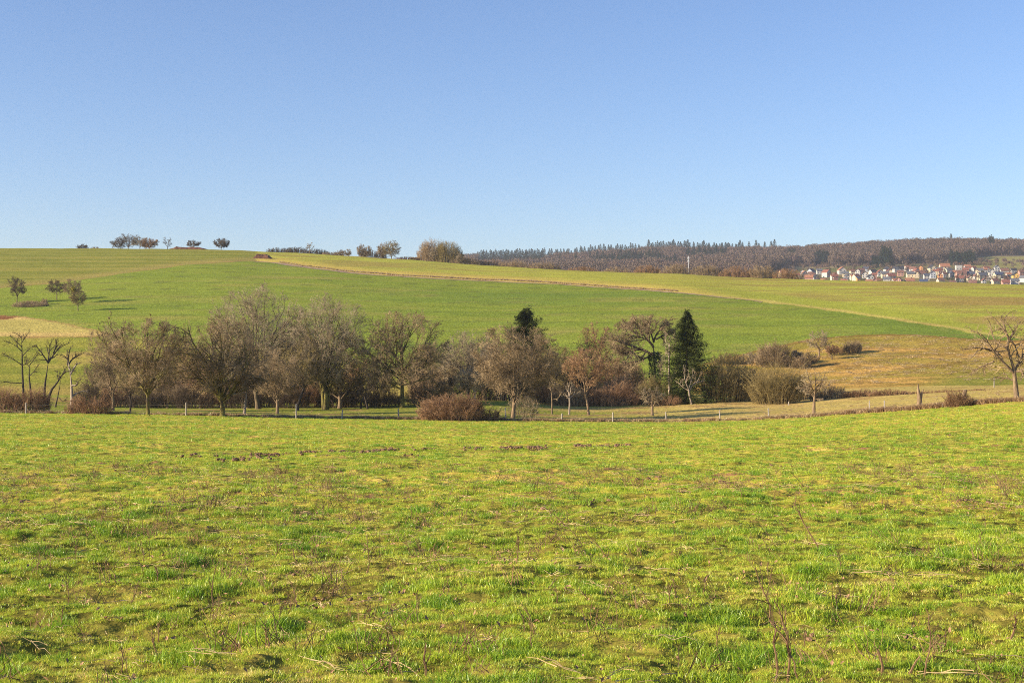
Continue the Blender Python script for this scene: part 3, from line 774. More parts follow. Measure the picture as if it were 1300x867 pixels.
T('dead_tree', 700.5, 482, 22, 'thin tan dead tree, left of two small ones in the hollow', row=525, n=(0, 4, 3, 2), bark='bark_tan', twig='twig_grey', tr=.12, trunk=.6, low=.3, seed=31, nb=3,
  trace=(4.82, 520, 370, [(870, 745), (872, 680), (868, 620), (875, 550)], [[(868, 620), (862, 580), (870, 545)], [(872, 660), (910, 650), (925, 620)], [(868, 600), (890, 570), (905, 565)]]))
T('dead_tree', 722.4, 484, 32, 'small pale dead tree with stubby arms held out, standing in the hollow', row=526, n=(0, 3, 3, 2), bark='bark_pale', twig='twig_grey', tr=.14, trunk=.5, low=.35, seed=32, limb=.6, wander=.25, nb=3,
  trace=(4.82, 700, 370, [(108, 752), (112, 690), (110, 645)], [[(110, 645), (103, 600), (106, 570)], [(110, 640), (122, 590), (128, 556)], [(112, 650), (145, 625), (182, 615)], [(110, 655), (95, 640), (85, 620)]]))
T('bare_tree', 747.3, 440, 60, 'red brown bare tree on a bent pale sunlit trunk', row=526, n=(7, 6, 6, 4), bark='bark_tan', twig='twig_red', tr=.18, trunk=.42, low=.36, seed=33, off=-4, limb=.45,
  trace=(4.82, 700, 370, [(228, 752), (222, 690), (210, 640), (205, 590), (200, 535)], [[(210, 645), (245, 630), (250, 628)], [(202, 550), (150, 480), (110, 420)], [(200, 535), (210, 450), (220, 380)], [(202, 540), (260, 470), (300, 440)], [(200, 535), (175, 440), (170, 370)]]))
T('bare_tree', 757, 407, 46, 'reddish bare tree with a small round top rising behind the bent trunk', d=215, n=mid, bark='bark', twig='twig_red', tr=.2, trunk=.45, low=.35, seed=34, up=.2)
T('bare_tree', 786, 452, 66, 'reddish brown bare tree with drooping twigs below the oak boughs', d=206, n=mid, bark='bark', twig='twig_red', tr=.2, trunk=.1, low=.0, seed=35)
T('oak_tree', 832, 398, 100, 'oak with heavy level boughs reaching left and a dark ivy clad trunk', d=203, n=(0, 8, 7, 5), bark='bark', twig='twig', tr=.36, trunk=.48, low=.22, seed=36, up=.03, off=-14, limb=.55, wander=.24, nb=7,
  trace=(4.82, 700, 370, [(640, 640), (636, 520), (630, 400), (622, 310)], [[(630, 400), (600, 370), (540, 345), (470, 330), (400, 300), (370, 290)], [(625, 340), (600, 300), (540, 275), (480, 270), (430, 250)], [(620, 330), (570, 270), (530, 210), (500, 170)], [(625, 310), (640, 260), (680, 220), (720, 190), (740, 160)], [(625, 300), (600, 230), (590, 160)], [(628, 385), (540, 420), (470, 440), (420, 440)], [(640, 290), (700, 260), (750, 230)], [(540, 345), (470, 380), (400, 370)], [(540, 275), (470, 220), (420, 210)]]))
T('birch_tree', 850, 416, 30, 'slim pale stemmed bare tree standing straight just left of the big spruce', d=197, n=(7, 4, 4, 3), bark='bark_pale', twig='twig_grey', tr=.15, trunk=.8, low=.12, seed=37, fork=.85, limb=.25)
T('fruit_tree', 828, 488, 34, 'little fruit tree with a twisted trunk and stubby crown in front of the oak', row=527, n=(6, 5, 4, 2), bark='bark_tan', twig='twig_grey', tr=.19, trunk=.42, low=.38, seed=38, limb=.5, wander=.28)
T('dead_tree', 878.4, 462, 40, 'bleached dead tree with curved bare arms in front of the spruce', row=513, n=(0, 3, 3, 2), bark='bark_pale', twig='twig_grey', tr=.15, trunk=.32, low=.2, seed=39, limb=.62, wander=.18, nb=3,
  trace=(4.82, 700, 370, [(860, 690), (845, 640), (841, 600)], [[(841, 600), (820, 550), (810, 500), (815, 460)], [(841, 605), (800, 580), (775, 550)], [(842, 610), (870, 560), (900, 550), (918, 500)], [(841, 590), (860, 540), (866, 495)]]))
T('pollard_tree', 1033, 468, 42, 'pollarded fruit tree with short thick upright stubs on a stout trunk', row=526, n=(0, 4, 4, 2), bark='bark_tan', twig='twig_grey', tr=.21, trunk=.38, low=.28, seed=40, limb=.5, wander=.2, nb=4,
  trace=(4.82, 880, 370, [(738, 745), (740, 690), (742, 645)], [[(742, 650), (746, 570), (738, 480)], [(740, 645), (700, 600), (660, 575)], [(742, 620), (710, 560), (690, 490)], [(745, 645), (785, 612), (835, 630)], [(745, 620), (780, 570), (792, 520)], [(742, 658), (770, 652), (792, 656)], [(742, 640), (720, 610), (700, 620)]]))
T('gnarled_tree', 1290, 394, 124, 'big gnarled bare tree at the right edge with long crooked boughs hanging left', row=509, n=(0, 4, 4, 3), bark='bark_tan', twig='twig', tr=.27, trunk=.36, low=.2, seed=46, limb=.48, up=.0, wander=.3, off=-2, rmin=.009, nb=4,
  trace=(4.82, 1080, 370, [(1017, 660), (1010, 590), (1003, 520), (1000, 480)], [[(1000, 500), (960, 460), (900, 410), (850, 355), (810, 290), (770, 250), (705, 240)], [(850, 355), (780, 340), (700, 350), (640, 345)], [(1000, 480), (975, 400), (950, 340), (970, 290), (930, 240), (890, 180), (850, 150)], [(970, 290), (945, 230), (940, 170), (985, 120)], [(970, 290), (1010, 330), (1030, 390), (1060, 420)], [(1003, 490), (1030, 440), (1060, 400), (1100, 350), (1130, 250)], [(1003, 545), (960, 527), (925, 522), (893, 536)], [(880, 425), (800, 460), (730, 515)], [(850, 360), (900, 362), (955, 375)], [(1003, 490), (1050, 480), (1110, 430), (1170, 400)], [(950, 340), (1000, 240), (1060, 170)]]))
# slope on the right
T('bare_tree', 1040, 417, 32, 'tan bare tree standing highest on the rough slope below the green field', row=456, n=sml, bark='bark_tan', twig='twig_grey', tr=.2, trunk=.3, low=.2, seed=41) if False else None
def TS(px, row, top, wpx, label, **kw):
    x, y, z = spot(px, row, 236, 420); h = EYE + (HR - top) * y / F - z
    return tree('bare_tree', (x, y, z), h, PM(wpx, y), label, tw=1.3, rmin=.016, **kw)
TS(1040, 453, 418, 34, 'tan bare tree standing tallest on the rough slope below the green field', n=(7, 6, 4, 3), bark='bark_tan', twig='twig_grey', tr=.2, trunk=.3, low=.15, seed=41)
TS(1012, 461, 443, 18, 'tiny bare tree on the rough slope, left of the tallest one', n=sml, bark='bark', twig='twig_grey', tr=.12, trunk=.3, seed=42)
TS(1056, 456, 436, 20, 'small reddish bare tree on the rough slope, right of the tallest one', n=sml, bark='bark', twig='twig_red', tr=.12, trunk=.3, seed=43)
TS(1029, 464, 446, 24, 'low brown bare tree just below the tallest one on the rough slope', n=sml, bark='bark', twig='twig', tr=.12, trunk=.2, seed=44)

for i, (px, tp, wd_) in enumerate(((122, 456, 44), (150, 452, 46), (206, 448, 50), (232, 456, 46), (262, 452, 48), (298, 455, 50), (345, 450, 50), (368, 452, 44), (398, 450, 46), (442, 452, 46), (478, 458, 44), (540, 452, 46), (562, 440, 46), (622, 444, 48), (640, 438, 46), (676, 452, 46), (716, 448, 46), (738, 456, 44), (772, 452, 46), (800, 458, 48), (812, 466, 40), (905, 470, 30), (135, 440, 44), (218, 436, 44), (246, 434, 46), (275, 432, 50), (315, 424, 50), (356, 420, 50), (386, 418, 48), (455, 440, 44), (486, 446, 44), (535, 434, 46), (550, 428, 44), (585, 436, 46), (612, 432, 48), (632, 430, 46), (700, 444, 44), (784, 440, 44))):
    T('understorey_tree', px, tp, wd_, 'young bare tree filling the tree row from behind, its foot hidden in dark brush', d=206 + (i * 7) % 13, n=(8, 6, 5, 4), bark='bark_dark', twig=('twig', 'twig_dark', 'twig_olive', 'twig', 'twig_red')[i % 5] if px < 680 else ('twig_red', 'twig', 'twig_dark')[i % 3], tr=.12, trunk=.15, low=.02, seed=500 + i, group='young trees behind the row')
# ivy on the oak trunk
x, y, z = spot_d(829, 203)
oak = [o for o in COL.objects if o.name.startswith('oak_tree')][0]
g = np.random.default_rng(5); nI = 2600
a = g.random(nI) * 6.283; zz = g.random(nI) ** .8 * 7.2; rr = (.5 + .6 * fbm(zz * .9, a, 3, 2)) * g.uniform(.6, 1.3, nI)
c0_ = np.stack([np.cos(a) * rr, np.sin(a) * rr, zz], 1)
tri = c0_[:, None] + g.normal(0, .11, (nI, 3, 3)); mb = MB(); mb.add(tri.reshape(-1, 3), t=np.arange(nI * 3).reshape(-1, 3)); mb.build('ivy', M['ivy'], oak)

# ------------------------------------------------------------------ conifers
def conifer(name, base, h, w, label, seed, ragged=.25, start=.04, whorls=34, per=9, tris=46, mat='needle', group=None, power=.85, lop=None, tw=.22):
    g = np.random.default_rng(seed)
    root = empty(name, base); tag(root, label, 'tree', group)
    mt = MB(); P = np.zeros((1, 6, 3)); P[0, :, 2] = np.linspace(-.3, h * .97, 6)
    tubes(mt, P, np.linspace(h * .022, .03, 6)[None], 8); mt.build('trunk', M['bark_dark'], root)
    nb = whorls * per
    t = np.repeat(np.linspace(0, 1, whorls), per) + g.normal(0, .022, nb); t = np.clip(t, 0, 1)
    z0 = h * (start + (1 - start) * t * .985)
    L = w / 2 * ((1 - t) ** power) * (1 + ragged * (g.random(nb) - .6) * 2) + .12
    a = g.random(nb) * 6.283
    if lop is not None: L *= 1 + lop * np.cos(a) * (1 - t)
    d = np.stack([np.cos(a), np.sin(a), np.zeros(nb)], 1)
    s = np.linspace(0, 1, 5)
    Pb = d[:, None] * (L[:, None] * s[None])[..., None]
    droop = -.42 * L[:, None] * s[None] ** 1.0 + .22 * L[:, None] * s[None] ** 2.4 + (t[:, None] * .35) * L[:, None] * s[None]
    Pb[:, :, 2] = z0[:, None] + droop
    mc = MB(); tubes(mc, Pb, np.maximum(.035 * (1 - s[None] * .8) * np.ones((nb, 1)), .008), 3)
    u = g.random((nb, tris)) ** .7
    f = u * 4; i = np.clip(f.astype(int), 0, 3); fr = (f - i)[..., None]; ar = np.arange(nb)[:, None]
    p = Pb[ar, i] * (1 - fr) + Pb[ar, i + 1] * fr
    side = np.stack([-d[:, 1], d[:, 0], np.zeros(nb)], 1)[:, None]
    sz = tw * (1.15 - .6 * u)[..., None] * g.uniform(.6, 1.3, (nb, tris, 1)) * min(1.0, h / 10)
    p = p + side * g.normal(0, 1, (nb, tris, 1)) * sz * .8 + np.array([0, 0, 1.0]) * g.normal(0, .9, (nb, tris, 1)) * sz
    sg = np.where(g.random((nb, tris, 1)) < .5, 1, -1)
    a0 = p - d[:, None] * sz * .35; a1 = p + d[:, None] * sz * .35 + side * sz * .15 * sg
    a2 = p + side * sg * sz * 1.3 + d[:, None] * sz * 1.0 + np.array([0, 0, -1.0]) * sz * g.uniform(-.5, 1.1, (nb, tris, 1))
    tv = np.stack([a0, a1, a2], 2).reshape(-1, 3)
    mc.add(tv, t=np.arange(len(tv)).reshape(-1, 3))
    mc.build('crown', M[mat], root)
    return root
x, y, z = spot_d(872, 196); hh = EYE + (HR - 396) * y / F - z
conifer('spruce_tree', (x, y, z), hh, PM(112, y), 'tall dark green spruce of cone shape at the right end of the tree row', 3, power=.88, whorls=36, per=13, tris=70, ragged=.38, tw=.27)
x, y, z = spot_d(668, 214); hh = EYE + (HR - 393.5) * y / F - z
conifer('pine_tree', (x, y, z), hh, PM(100, y), 'dark pine with a lopsided ragged top poking out above the bare crowns', 6, power=.62, whorls=30, per=9, tris=110, ragged=.6, start=.2, lop=.3, tw=.34)

# ------------------------------------------------------------------ shrubs and brambles
def SB(px, row, top, wpx, label, d=None, dm=(112, 250), name='shrub', cat='shrub', depth=.7, **kw):
    x, y, z = spot_d(px, d) if d else spot(px, row, *dm)
    h = EYE + (HR - top) * y / F - z; w = PM(wpx, y)
    return shrub(name, (x, y, z), w, w * depth, h, label, cat, **kw)
SB(22, 523, 492, 92, 'wide red brown bramble thicket below the dead trees at far left', name='bramble_thicket', cat='bramble', stems=380, depth=.45, seed=61, n=(6, 5))
SB(114, 525, 500, 62, 'low red brown bramble between the pale snag and the yellowish trunk', name='bramble_thicket', cat='bramble', stems=220, depth=.5, seed=62, n=(6, 5))
SB(572, 533, 500, 84, 'large red brown bramble mound on the fence line in mid meadow', name='bramble_thicket', cat='bramble', stems=420, depth=.5, seed=63, n=(7, 5), fan=.9)
SB(621, 533, 517, 26, 'small low bramble touching the right foot of the large mound', name='bramble_thicket', cat='bramble', stems=90, depth=.6, seed=64, n=(6, 5))
SB(225, 517, 478, 84, 'dark brown shrub behind the fence between the two-limbed and broad trees', d=205, stems=240, seed=65, n=(7, 6), mat='bramble')
SB(245, 517, 470, 60, 'rusty orange shrub glowing behind the broad tree', d=214, stems=160, seed=66, n=(7, 6), mat='twig_red')
SB(165, 517, 470, 76, 'brown shrub under the narrow tree at the left end of the row', d=202, stems=200, seed=67, n=(7, 6), mat='twig')
SB(318, 514, 478, 80, 'brown shrub behind the white dead trunk', d=212, stems=200, seed=68, n=(7, 6), mat='twig_olive')
SB(390, 512, 474, 70, 'dark shrub behind the crooked leaning tree', d=212, stems=190, seed=69, n=(7, 6), mat='bramble')
SB(446, 512, 486, 50, 'low shrub behind the pair of thin dark trees', d=212, stems=150, seed=70, n=(7, 6), mat='twig_dark')
BR = [(118, 488), (150, 486), (182, 490), (212, 482), (246, 484), (276, 488), (306, 484), (338, 486), (368, 484), (398, 486), (428, 488), (458, 490), (488, 492), (540, 486), (690, 486), (720, 484), (750, 482), (782, 484), (812, 486)]
for i, (px, tp) in enumerate(BR):
    SB(px, 0, tp + (i * 5) % 7 - 3, 52, 'dark leafless shrub of thin stems at the foot of the tree row', d=189 + (i * 3) % 6 if px < 640 else 196 + (i * 3) % 5, name='leafless_shrub', cat='shrub', group='leafless shrubs at the foot of the tree row', stems=170, depth=.45, seed=700 + i, n=(6, 5), mat=('twig_dark', 'bramble', 'twig_dark', 'twig')[i % 4], fan=.5)
SB(492, 520, 494, 44, 'olive shrub at the left foot of the dome shaped tree', d=200, stems=120, seed=71, n=(7, 5), mat='twig_olive')
SB(548, 510, 462, 60, 'fawn shrub behind the big bramble mound, left side', d=202, stems=180, seed=72, n=(7, 6), mat='bramble_fawn')
SB(630, 510, 452, 80, 'tall brown shrub filling the gap left of the rounded yellowish tree', d=204, stems=220, seed=73, n=(7, 6), mat='twig')
SB(665, 534, 498, 40, 'loose twiggy shrub at the foot of the rounded yellowish tree', d=158, stems=60, seed=74, n=(7, 5), mat='twig_grey')
SB(720, 516, 466, 80, 'dark purple brown shrub in the hollow behind the small dead trees', d=206, stems=260, seed=75, n=(7, 6), mat='twig_dark')
SB(785, 516, 476, 76, 'fawn plumed shrub in the hollow left of the fruit tree', d=202, stems=240, seed=76, n=(7, 6), mat='bramble_fawn')
SB(762, 517, 494, 110, 'low dark bramble bank along the floor of the hollow', d=196, name='bramble_thicket', cat='bramble', stems=300, depth=.3, seed=77, n=(6, 5), mat='bramble')
SB(838, 513, 478, 60, 'olive green shrub at the foot of the ivy clad oak', d=199, stems=180, seed=78, n=(7, 6), mat='twig_olive')
SB(845, 516, 500, 50, 'low red brown bramble between the oak and the bleached dead tree', d=194, name='bramble_thicket', cat='bramble', stems=150, seed=79, n=(6, 5), mat='bramble')
SB(924, 511, 457, 66, 'tall brown shrub of upright stems just right of the spruce', d=197, stems=300, seed=80, n=(8, 6), mat='twig_olive', fan=.35, rmin=.012)
SB(955, 512, 468, 40, 'narrow brown shrub squeezed between two larger shrubs right of the spruce', d=200, stems=130, seed=81, n=(8, 6), mat='twig', fan=.4)
SB(986, 515, 458, 66, 'round olive brown shrub with a short visible trunk on the paddock edge', d=188, stems=260, seed=82, n=(8, 7), mat='twig_olive', fan=.8)
SB(1010, 512, 474, 40, 'small dark shrub leaning on the right of the round olive one', d=196, stems=120, seed=83, n=(8, 6), mat='twig')
SB(925, 462, 447, 46, 'low olive shrub on the field edge above the tall brown shrubs', dm=(236, 400), stems=150, seed=84, n=(7, 6), mat='twig_olive', rmin=.016)
SB(958, 462, 446, 40, 'grey brown shrub on the field edge, right of the low olive one', dm=(236, 400), stems=120, seed=85, n=(7, 6), mat='twig_grey', rmin=.016)
SB(984, 464, 436, 52, 'rounded brown shrub highest of those along the field edge', dm=(236, 400), stems=190, seed=86, n=(8, 6), mat='twig', rmin=.016)
SB(1016, 466, 452, 28, 'small brown shrub between the field edge shrubs and the slope trees', dm=(236, 400), stems=80, seed=87, n=(7, 6), mat='twig', rmin=.016)
SB(1082, 448, 429, 24, 'lone round brown shrub casting a long shadow on the rough slope', dm=(236, 420), stems=130, seed=88, n=(8, 6), mat='twig', rmin=.016)
SB(1066, 449, 440, 12, 'tiny rust red shrub touching the lone round one', dm=(236, 420), stems=40, seed=89, n=(6, 4), mat='twig_red', rmin=.016)
for i, (a, b, tp) in enumerate(((1030, 1075, 489), (1065, 1115, 492), (1105, 1160, 493), (1150, 1215, 495), (1205, 1262, 493), (1255, 1330, 491))):
    px = (a + b) / 2; d = col_at(px, dB) + 8
    SB(px, 0, tp, (b - a) * 1.2, ['dense fawn scrub of the stream hedge next to the pollarded tree', 'dense reddish scrub of the stream hedge, second from the pollarded tree', 'reddish scrub of the stream hedge just left of the broken stump', 'low scrub of the stream hedge behind the broken stump', 'low scrub of the stream hedge behind the thick brown post', 'thin scrub of the stream hedge behind the gnarled tree'][i],
       d=d, name='hedge_scrub', cat='scrub', group='scrub along the stream', stems=240, depth=.3, seed=90 + i, n=(6, 5), mat='bramble' if i else 'bramble_fawn', fan=.4)
SB(1218, 516, 494, 34, 'rusty weed bush wrapped around the thick brown post', name='weed_bush', cat='bush', stems=130, seed=97, n=(7, 4), mat='bramble', dm=(100, 160), fan=.7)
# broken stump
x, y, z = spot(1167, 517, 100, 160)
root = empty('tree_stump', (x, y, z)); tag(root, 'tall broken tree stump with two splintered pale tips on the fence line', 'stump')
hs = PM(31, y); mb = MB()
P1 = np.array([[[0, 0, -.2], [.02, 0, hs * .3], [-.03, 0, hs * .55], [-.10, .02, hs * .75], [-.10, .0, hs * .98]]]); tubes(mb, P1, np.array([[.30, .22, .17, .11, .02]]), 9)
P2 = np.array([[[.05, 0, hs * .1], [.12, 0, hs * .35], [.24, .02, hs * .56], [.36, 0, hs * .70], [.42, 0, hs * .74]]]); tubes(mb, P2, np.array([[.19, .15, .10, .05, .02]]), 8)
mb.build('trunk', M['bark_tan'], root, smooth=True)

# ------------------------------------------------------------------ left hillside trees
def TH(px, row, top, wpx, label, name='fruit_tree', dm=(300, 560), **kw):
    x, y, z = spot(px, row, *dm); h = EYE + (HR - top) * y / F - z
    kw.setdefault('n', (8, 7, 5, 3))
    return tree(name, (x, y, z), h, PM(wpx, y), label, rmin=.017, tw=1.1, **kw)
TH(21, 384, 348, 27, 'leftmost hillside fruit tree with a two-stemmed trunk and tall crown', seed=111, twig='twig_dark', bark='bark', trunk=.3, low=.15, stems=2, wander=.35, spread=1.2)
TH(72, 380, 354, 31, 'flat topped fruit tree left in the hillside group of three', seed=112, twig='twig_dark', trunk=.38, low=.3, wander=.35)
TH(93, 384, 352, 28, 'tallest fruit tree in the middle of the hillside group of three', seed=113, twig='twig', trunk=.35, low=.25, wander=.35)
ms = TH(99, 394, 365, 24, 'nearest small fruit tree of the hillside group of three with yellow mistletoe', seed=114, twig='twig_olive', trunk=.25, low=.22)
g = np.random.default_rng(3); mbm = MB(); tv = g.normal(0, .26, (300, 1, 3)) + g.normal(0, .14, (300, 3, 3)) + np.array([-.9, -1.0, 5.6]); mbm.add(tv.reshape(-1, 3), t=np.arange(900).reshape(-1, 3))
mbm.build('mistletoe', simple('mistletoe_leaves', (.26, .22, .03), (.36, .30, .05), 3), ms)
x, y, z = spot(38, 388.5, 300, 500)
shrub('brush_heap', (x, y, z), PM(50, y), 4.5, 1.5, 'long low heap of fawn brush and reeds between the hillside fruit trees', 'brush heap', seed=115, stems=420, n=(5, 4), mat='bramble_fawn', rmin=.02, fan=.9)
x, y, z = spot(56, 386, 300, 500)
shrub('reed_clump', (x, y, z), PM(9, y), 1.6, 2.2, 'small upright reed clump at the right end of the fawn brush heap', 'reeds', seed=116, stems=90, n=(5, 3), mat='bramble_fawn', rmin=.02, fan=.4)

# ------------------------------------------------------------------ along the hill crest
def TC(px, foot, top, wpx, label, name='bare_tree', n=(8, 6, 5, 3), dd=-4, **kw):
    d = col_at(px, dK) + dd; x, y, z = spot_d(px, d); h = EYE + (HR - top) * y / F - z
    kw.setdefault('wander', .34); kw.setdefault('spread', 1.25)
    return tree(name, (x, y, z), h, PM(wpx * 1.1, y), label, n=n, rmin=.026, tw=1.1, **kw)
TC(105, 317, 309, 16, 'low round bush tree alone at the left of the crest', seed=121, twig='twig_dark', trunk=.15, low=0)
TC(121, 317, 312.5, 14, 'flat little thorn bush beside the round one at the left of the crest', seed=122, twig='twig_grey', trunk=.15, low=0, n=(5, 5, 4, 0))
TC(150, 317, 301, 20, 'left shoulder tree of the big clump on the crest', seed=123, twig='twig_dark', trunk=.2, low=.02)
TC(163, 317, 295.5, 34, 'broad tallest tree of the big clump on the crest', seed=124, twig='twig_dark', trunk=.25, low=.08, stems=2)
TC(178, 317, 298.5, 24, 'thin crowned tree in the middle of the big clump on the crest', seed=125, twig='twig_grey', trunk=.3, low=.1)
TC(190, 317, 301, 24, 'dense russet tree at the right end of the big clump on the crest', seed=126, twig='twig_red', trunk=.2, low=.02, n=(10, 7, 6, 4))
TC(213, 317, 298, 15, 'spindly leafless dead tree alone on the crest by the brown bank', name='dead_tree', seed=127, twig='twig_dark', bark='bark_dark', trunk=.3, low=.15, n=(5, 4, 2, 0))
TC(245, 317, 304, 19, 'small round tree rising behind the brown bank on the crest', seed=128, twig='twig_dark', trunk=.4, low=.3)
TC(281, 318, 301.5, 22, 'neat dark fruit tree standing alone on the crest right of the brown bank', seed=129, twig='twig_dark', trunk=.3, low=.2, n=(9, 7, 6, 4))
TC(393, 323, 305.5, 12, 'spindly tree sticking up out of the long crest hedge', seed=130, twig='twig_grey', trunk=.5, low=.3, n=(5, 4, 3, 0))
for i, (px, tp, w, tk) in enumerate(((433, 316, 12, 'twig'), (442, 315, 9, 'twig_grey'), (459, 309, 13, 'twig'), (467, 310, 10, 'twig'), (485, 306, 14, 'twig'), (497, 303, 25, 'twig_olive'), (527, 326, 16, 'twig'), (551, 311, 16, 'twig_grey'), (583, 319, 8, 'twig_grey'))):
    TC(px, 0, tp, w, ['small bush tree at the right end of the long crest hedge', 'thin grey tree just right of the long crest hedge', 'bare tree left of a touching pair on the crest', 'bare tree right of a touching pair on the crest', 'slim bare tree leaning against the biggest crest tree', 'biggest upright bare tree on the crest, full to the ground', 'low bush tree right of the biggest crest tree', 'grey crown showing above the golden crest thicket', 'thin twiggy tree right of the golden crest thicket'][i],
       seed=140 + i, twig=tk, trunk=.15, low=.03, up=.2, n=(10, 6, 5, 3) if w > 12 else (8, 7, 5, 0))
def SC_(px, top, w, label, mat, name='hedge', cat='hedge', seed=1, stems=160, dpt=4, group=None, dd=0, n=(6, 5)):
    d = col_at(px, dK) + dd; x, y, z = spot_d(px, d); h = max(EYE + (HR - top) * y / F - z, 1.2)
    return shrub(name, (x, y, z), PM(w * 1.15, y), dpt, h * 1.45, label, cat, group, seed=seed, stems=stems, n=n, mat=mat, rmin=.03, fan=.3, lump=.25)
for i, (px, tp, w) in enumerate(((355, 316.5, 34), (378, 316, 34), (402, 318, 34), (424, 321, 30))):
    SC_(px, tp, w, ['leftmost stretch of the long dark hedge on the crest', 'second stretch from the left of the long dark crest hedge', 'third stretch of the long dark crest hedge, right of the spindly tree', 'low right end stretch of the long dark crest hedge'][i], 'twig_dark' if i < 3 else 'twig', seed=160 + i, group='stretches of the crest hedge')
SC_(474, 321, 34, 'low russet scrub below the bare trees on the crest', 'twig_red', seed=165)
SC_(520, 327, 40, 'low russet scrub right of the biggest crest tree', 'twig_red', seed=166)
SC_(549, 313, 34, 'golden brown thicket, left half with the pale straw hue', 'bramble_fawn', name='thicket', cat='thicket', seed=167, stems=260, dpt=8)
SC_(570, 315, 32, 'golden brown thicket, right half sloping to the woods', 'twig_olive', name='thicket', cat='thicket', seed=168, stems=240, dpt=8)
SC_(592, 329, 36, 'low dark scrub trailing right from the golden thicket', 'twig', seed=169)
for i, (px, tp, w) in enumerate(((622, 333, 40), (652, 334, 38), (690, 336, 44), (742, 341, 40), (785, 342, 36), (822, 341, 34), (858, 340, 40), (900, 341, 46), (938, 343, 46), (968, 342, 34), (1000, 346, 36))):
    SC_(px, tp, w, 'russet and fawn scrub along the hilltop field edge before the woods', ('twig_red', 'bramble_fawn', 'twig', 'twig_red', 'bramble_fawn')[i % 5], seed=170 + i, group='scrub on the hilltop field edge', stems=150, dd=20, dpt=6)
# soil bank and soil heap on the crest
M['red_soil'] = simple('red_soil', (.09, .042, .028), (.20, .095, .055), .5)
def heap(name, px0, px1, d, hh, label, seed, depth=5, cat='soil heap'):
    g = np.random.default_rng(seed); x0, x1 = (px0 - 650) / F * d, (px1 - 650) / F * d
    nx, ny = 60, 12; u = np.linspace(0, 1, nx); v = np.linspace(-1, 1, ny)
    U, Vv = np.meshgrid(u, v); X_ = x0 + (x1 - x0) * U; Y_ = d + Vv * depth / 2
    prof = np.clip(np.minimum(U, 1 - U) * 5, 0, 1) ** 1.2 * np.sqrt(np.clip(1 - Vv ** 2, 0, 1)) * (.45 + 1.0 * fbm(X_ / 2.2, Y_ / 2.2, seed, 3))
    Z_ = base_h(X_.ravel(), Y_.ravel()).reshape(X_.shape) + prof * hh - .06
    xc = (x0 + x1) / 2; zc = Hs(xc, d); mb = MB(); ii = np.arange(ny - 1)[:, None] * nx + np.arange(nx - 1)[None]
    mb.add(np.stack([X_ - xc, Y_ - d, Z_ - zc], -1).reshape(-1, 3), np.stack([ii, ii + 1, ii + nx + 1, ii + nx], -1).reshape(-1, 4))
    o = mb.build(name, M['red_soil']); o.location = (xc, d, zc); tag(o, label, cat)
heap('soil_bank', 213, 267, col_at(240, dK) - 18, 1.2, 'long low bank of dark red earth on the crest', 3, cat='earth bank')
x, y, z = spot(333, 327.5, 500, 700)
heap('soil_heap', 321, 346, y, 1.6, 'small heap of bright red earth where the farm track begins', 4)

#@@REST
# ------------------------------------------------------------------ fence along the meadow
fence = empty('wire_fence', (0, 150, Hs(0, 150))); tag(fence, 'low wire fence on weathered grey posts between meadow and paddock', 'fence')
fz = Vector(fence.location)
PF = [(33, 524, 13), (236, 527, 17), (376, 531, 19), (434, 531, 12), (506, 531, 13), (642, 532, 15), (713, 534, 10), (778, 535, 12), (846, 534, 12), (914, 532, 12), (976, 531, 14), (1104, 521, 12), (1123, 519, 11), (1223, 514, 20)]
tops = []
for i, (px, row, hp) in enumerate(PF):
    d = dist(px, row, 90, 170); x = (px - 650) / F * d; z = Hs(x, d); h = PM(hp, d)
    w = .07 if i < 13 else .2
    g = np.random.default_rng(i); ln = g.normal(0, .05, 2)
    P_ = np.array([[[0, 0, -.3], [ln[0] * .4, ln[1] * .4, h * .5], [ln[0], ln[1], h * .97], [ln[0], ln[1], h]]]) * 1.0
    P_ += np.array([x, d, z]) - np.array(fz)
    mb = MB(); tubes(mb, P_, np.array([[w * 1.08, w, w * .95, w * .55]]), 8, cap=True)
    mb.build('post', M['post'] if i < 13 else M['bark_tan'], fence, smooth=False)
    tops.append((P_[0, 0], P_[0, 3]))
for fr in (.5, .86):
    mb = MB()
    for a, b in zip(tops[:-1], tops[1:]):
        pa = a[0] * (1 - fr) + a[1] * fr; pb = b[0] * (1 - fr) + b[1] * fr
        s = np.linspace(0, 1, 9)[:, None]; Pw = pa * (1 - s) + pb * s; Pw[:, 2] -= (.10 * 4 * s * (1 - s))[:, 0]
        zg = H(Pw[:, 0] + fz.x, Pw[:, 1] + fz.y) - fz.z + .35; Pw[:, 2] = np.maximum(Pw[:, 2], zg)
        tubes(mb, Pw[None], np.full((1, 9), .006), 3)
    mb.build('wire', M['wire'], fence)
# short old posts inside the paddock
for px, row, hp, lab in ((963, 512, 6, 'short grey stake standing at the foot of the narrow shrub in the paddock'), (1001, 514, 5, 'tiny grey stake to the right of the round olive shrub'), (1262, 492, 13, 'thin pale pole rising behind the stream hedge left of the gnarled tree')):
    x, y, z = spot(px, row, 150, 215); mb = MB(); h = PM(hp, y)
    tubes(mb, np.array([[[0, 0, -.2], [.01, 0, h * .6], [.03, 0, h]]]), np.array([[.07, .065, .06]]), 8, cap=True)
    o = mb.build('wooden_stake', M['post']); o.location = (x, y, z); tag(o, lab, 'stake')

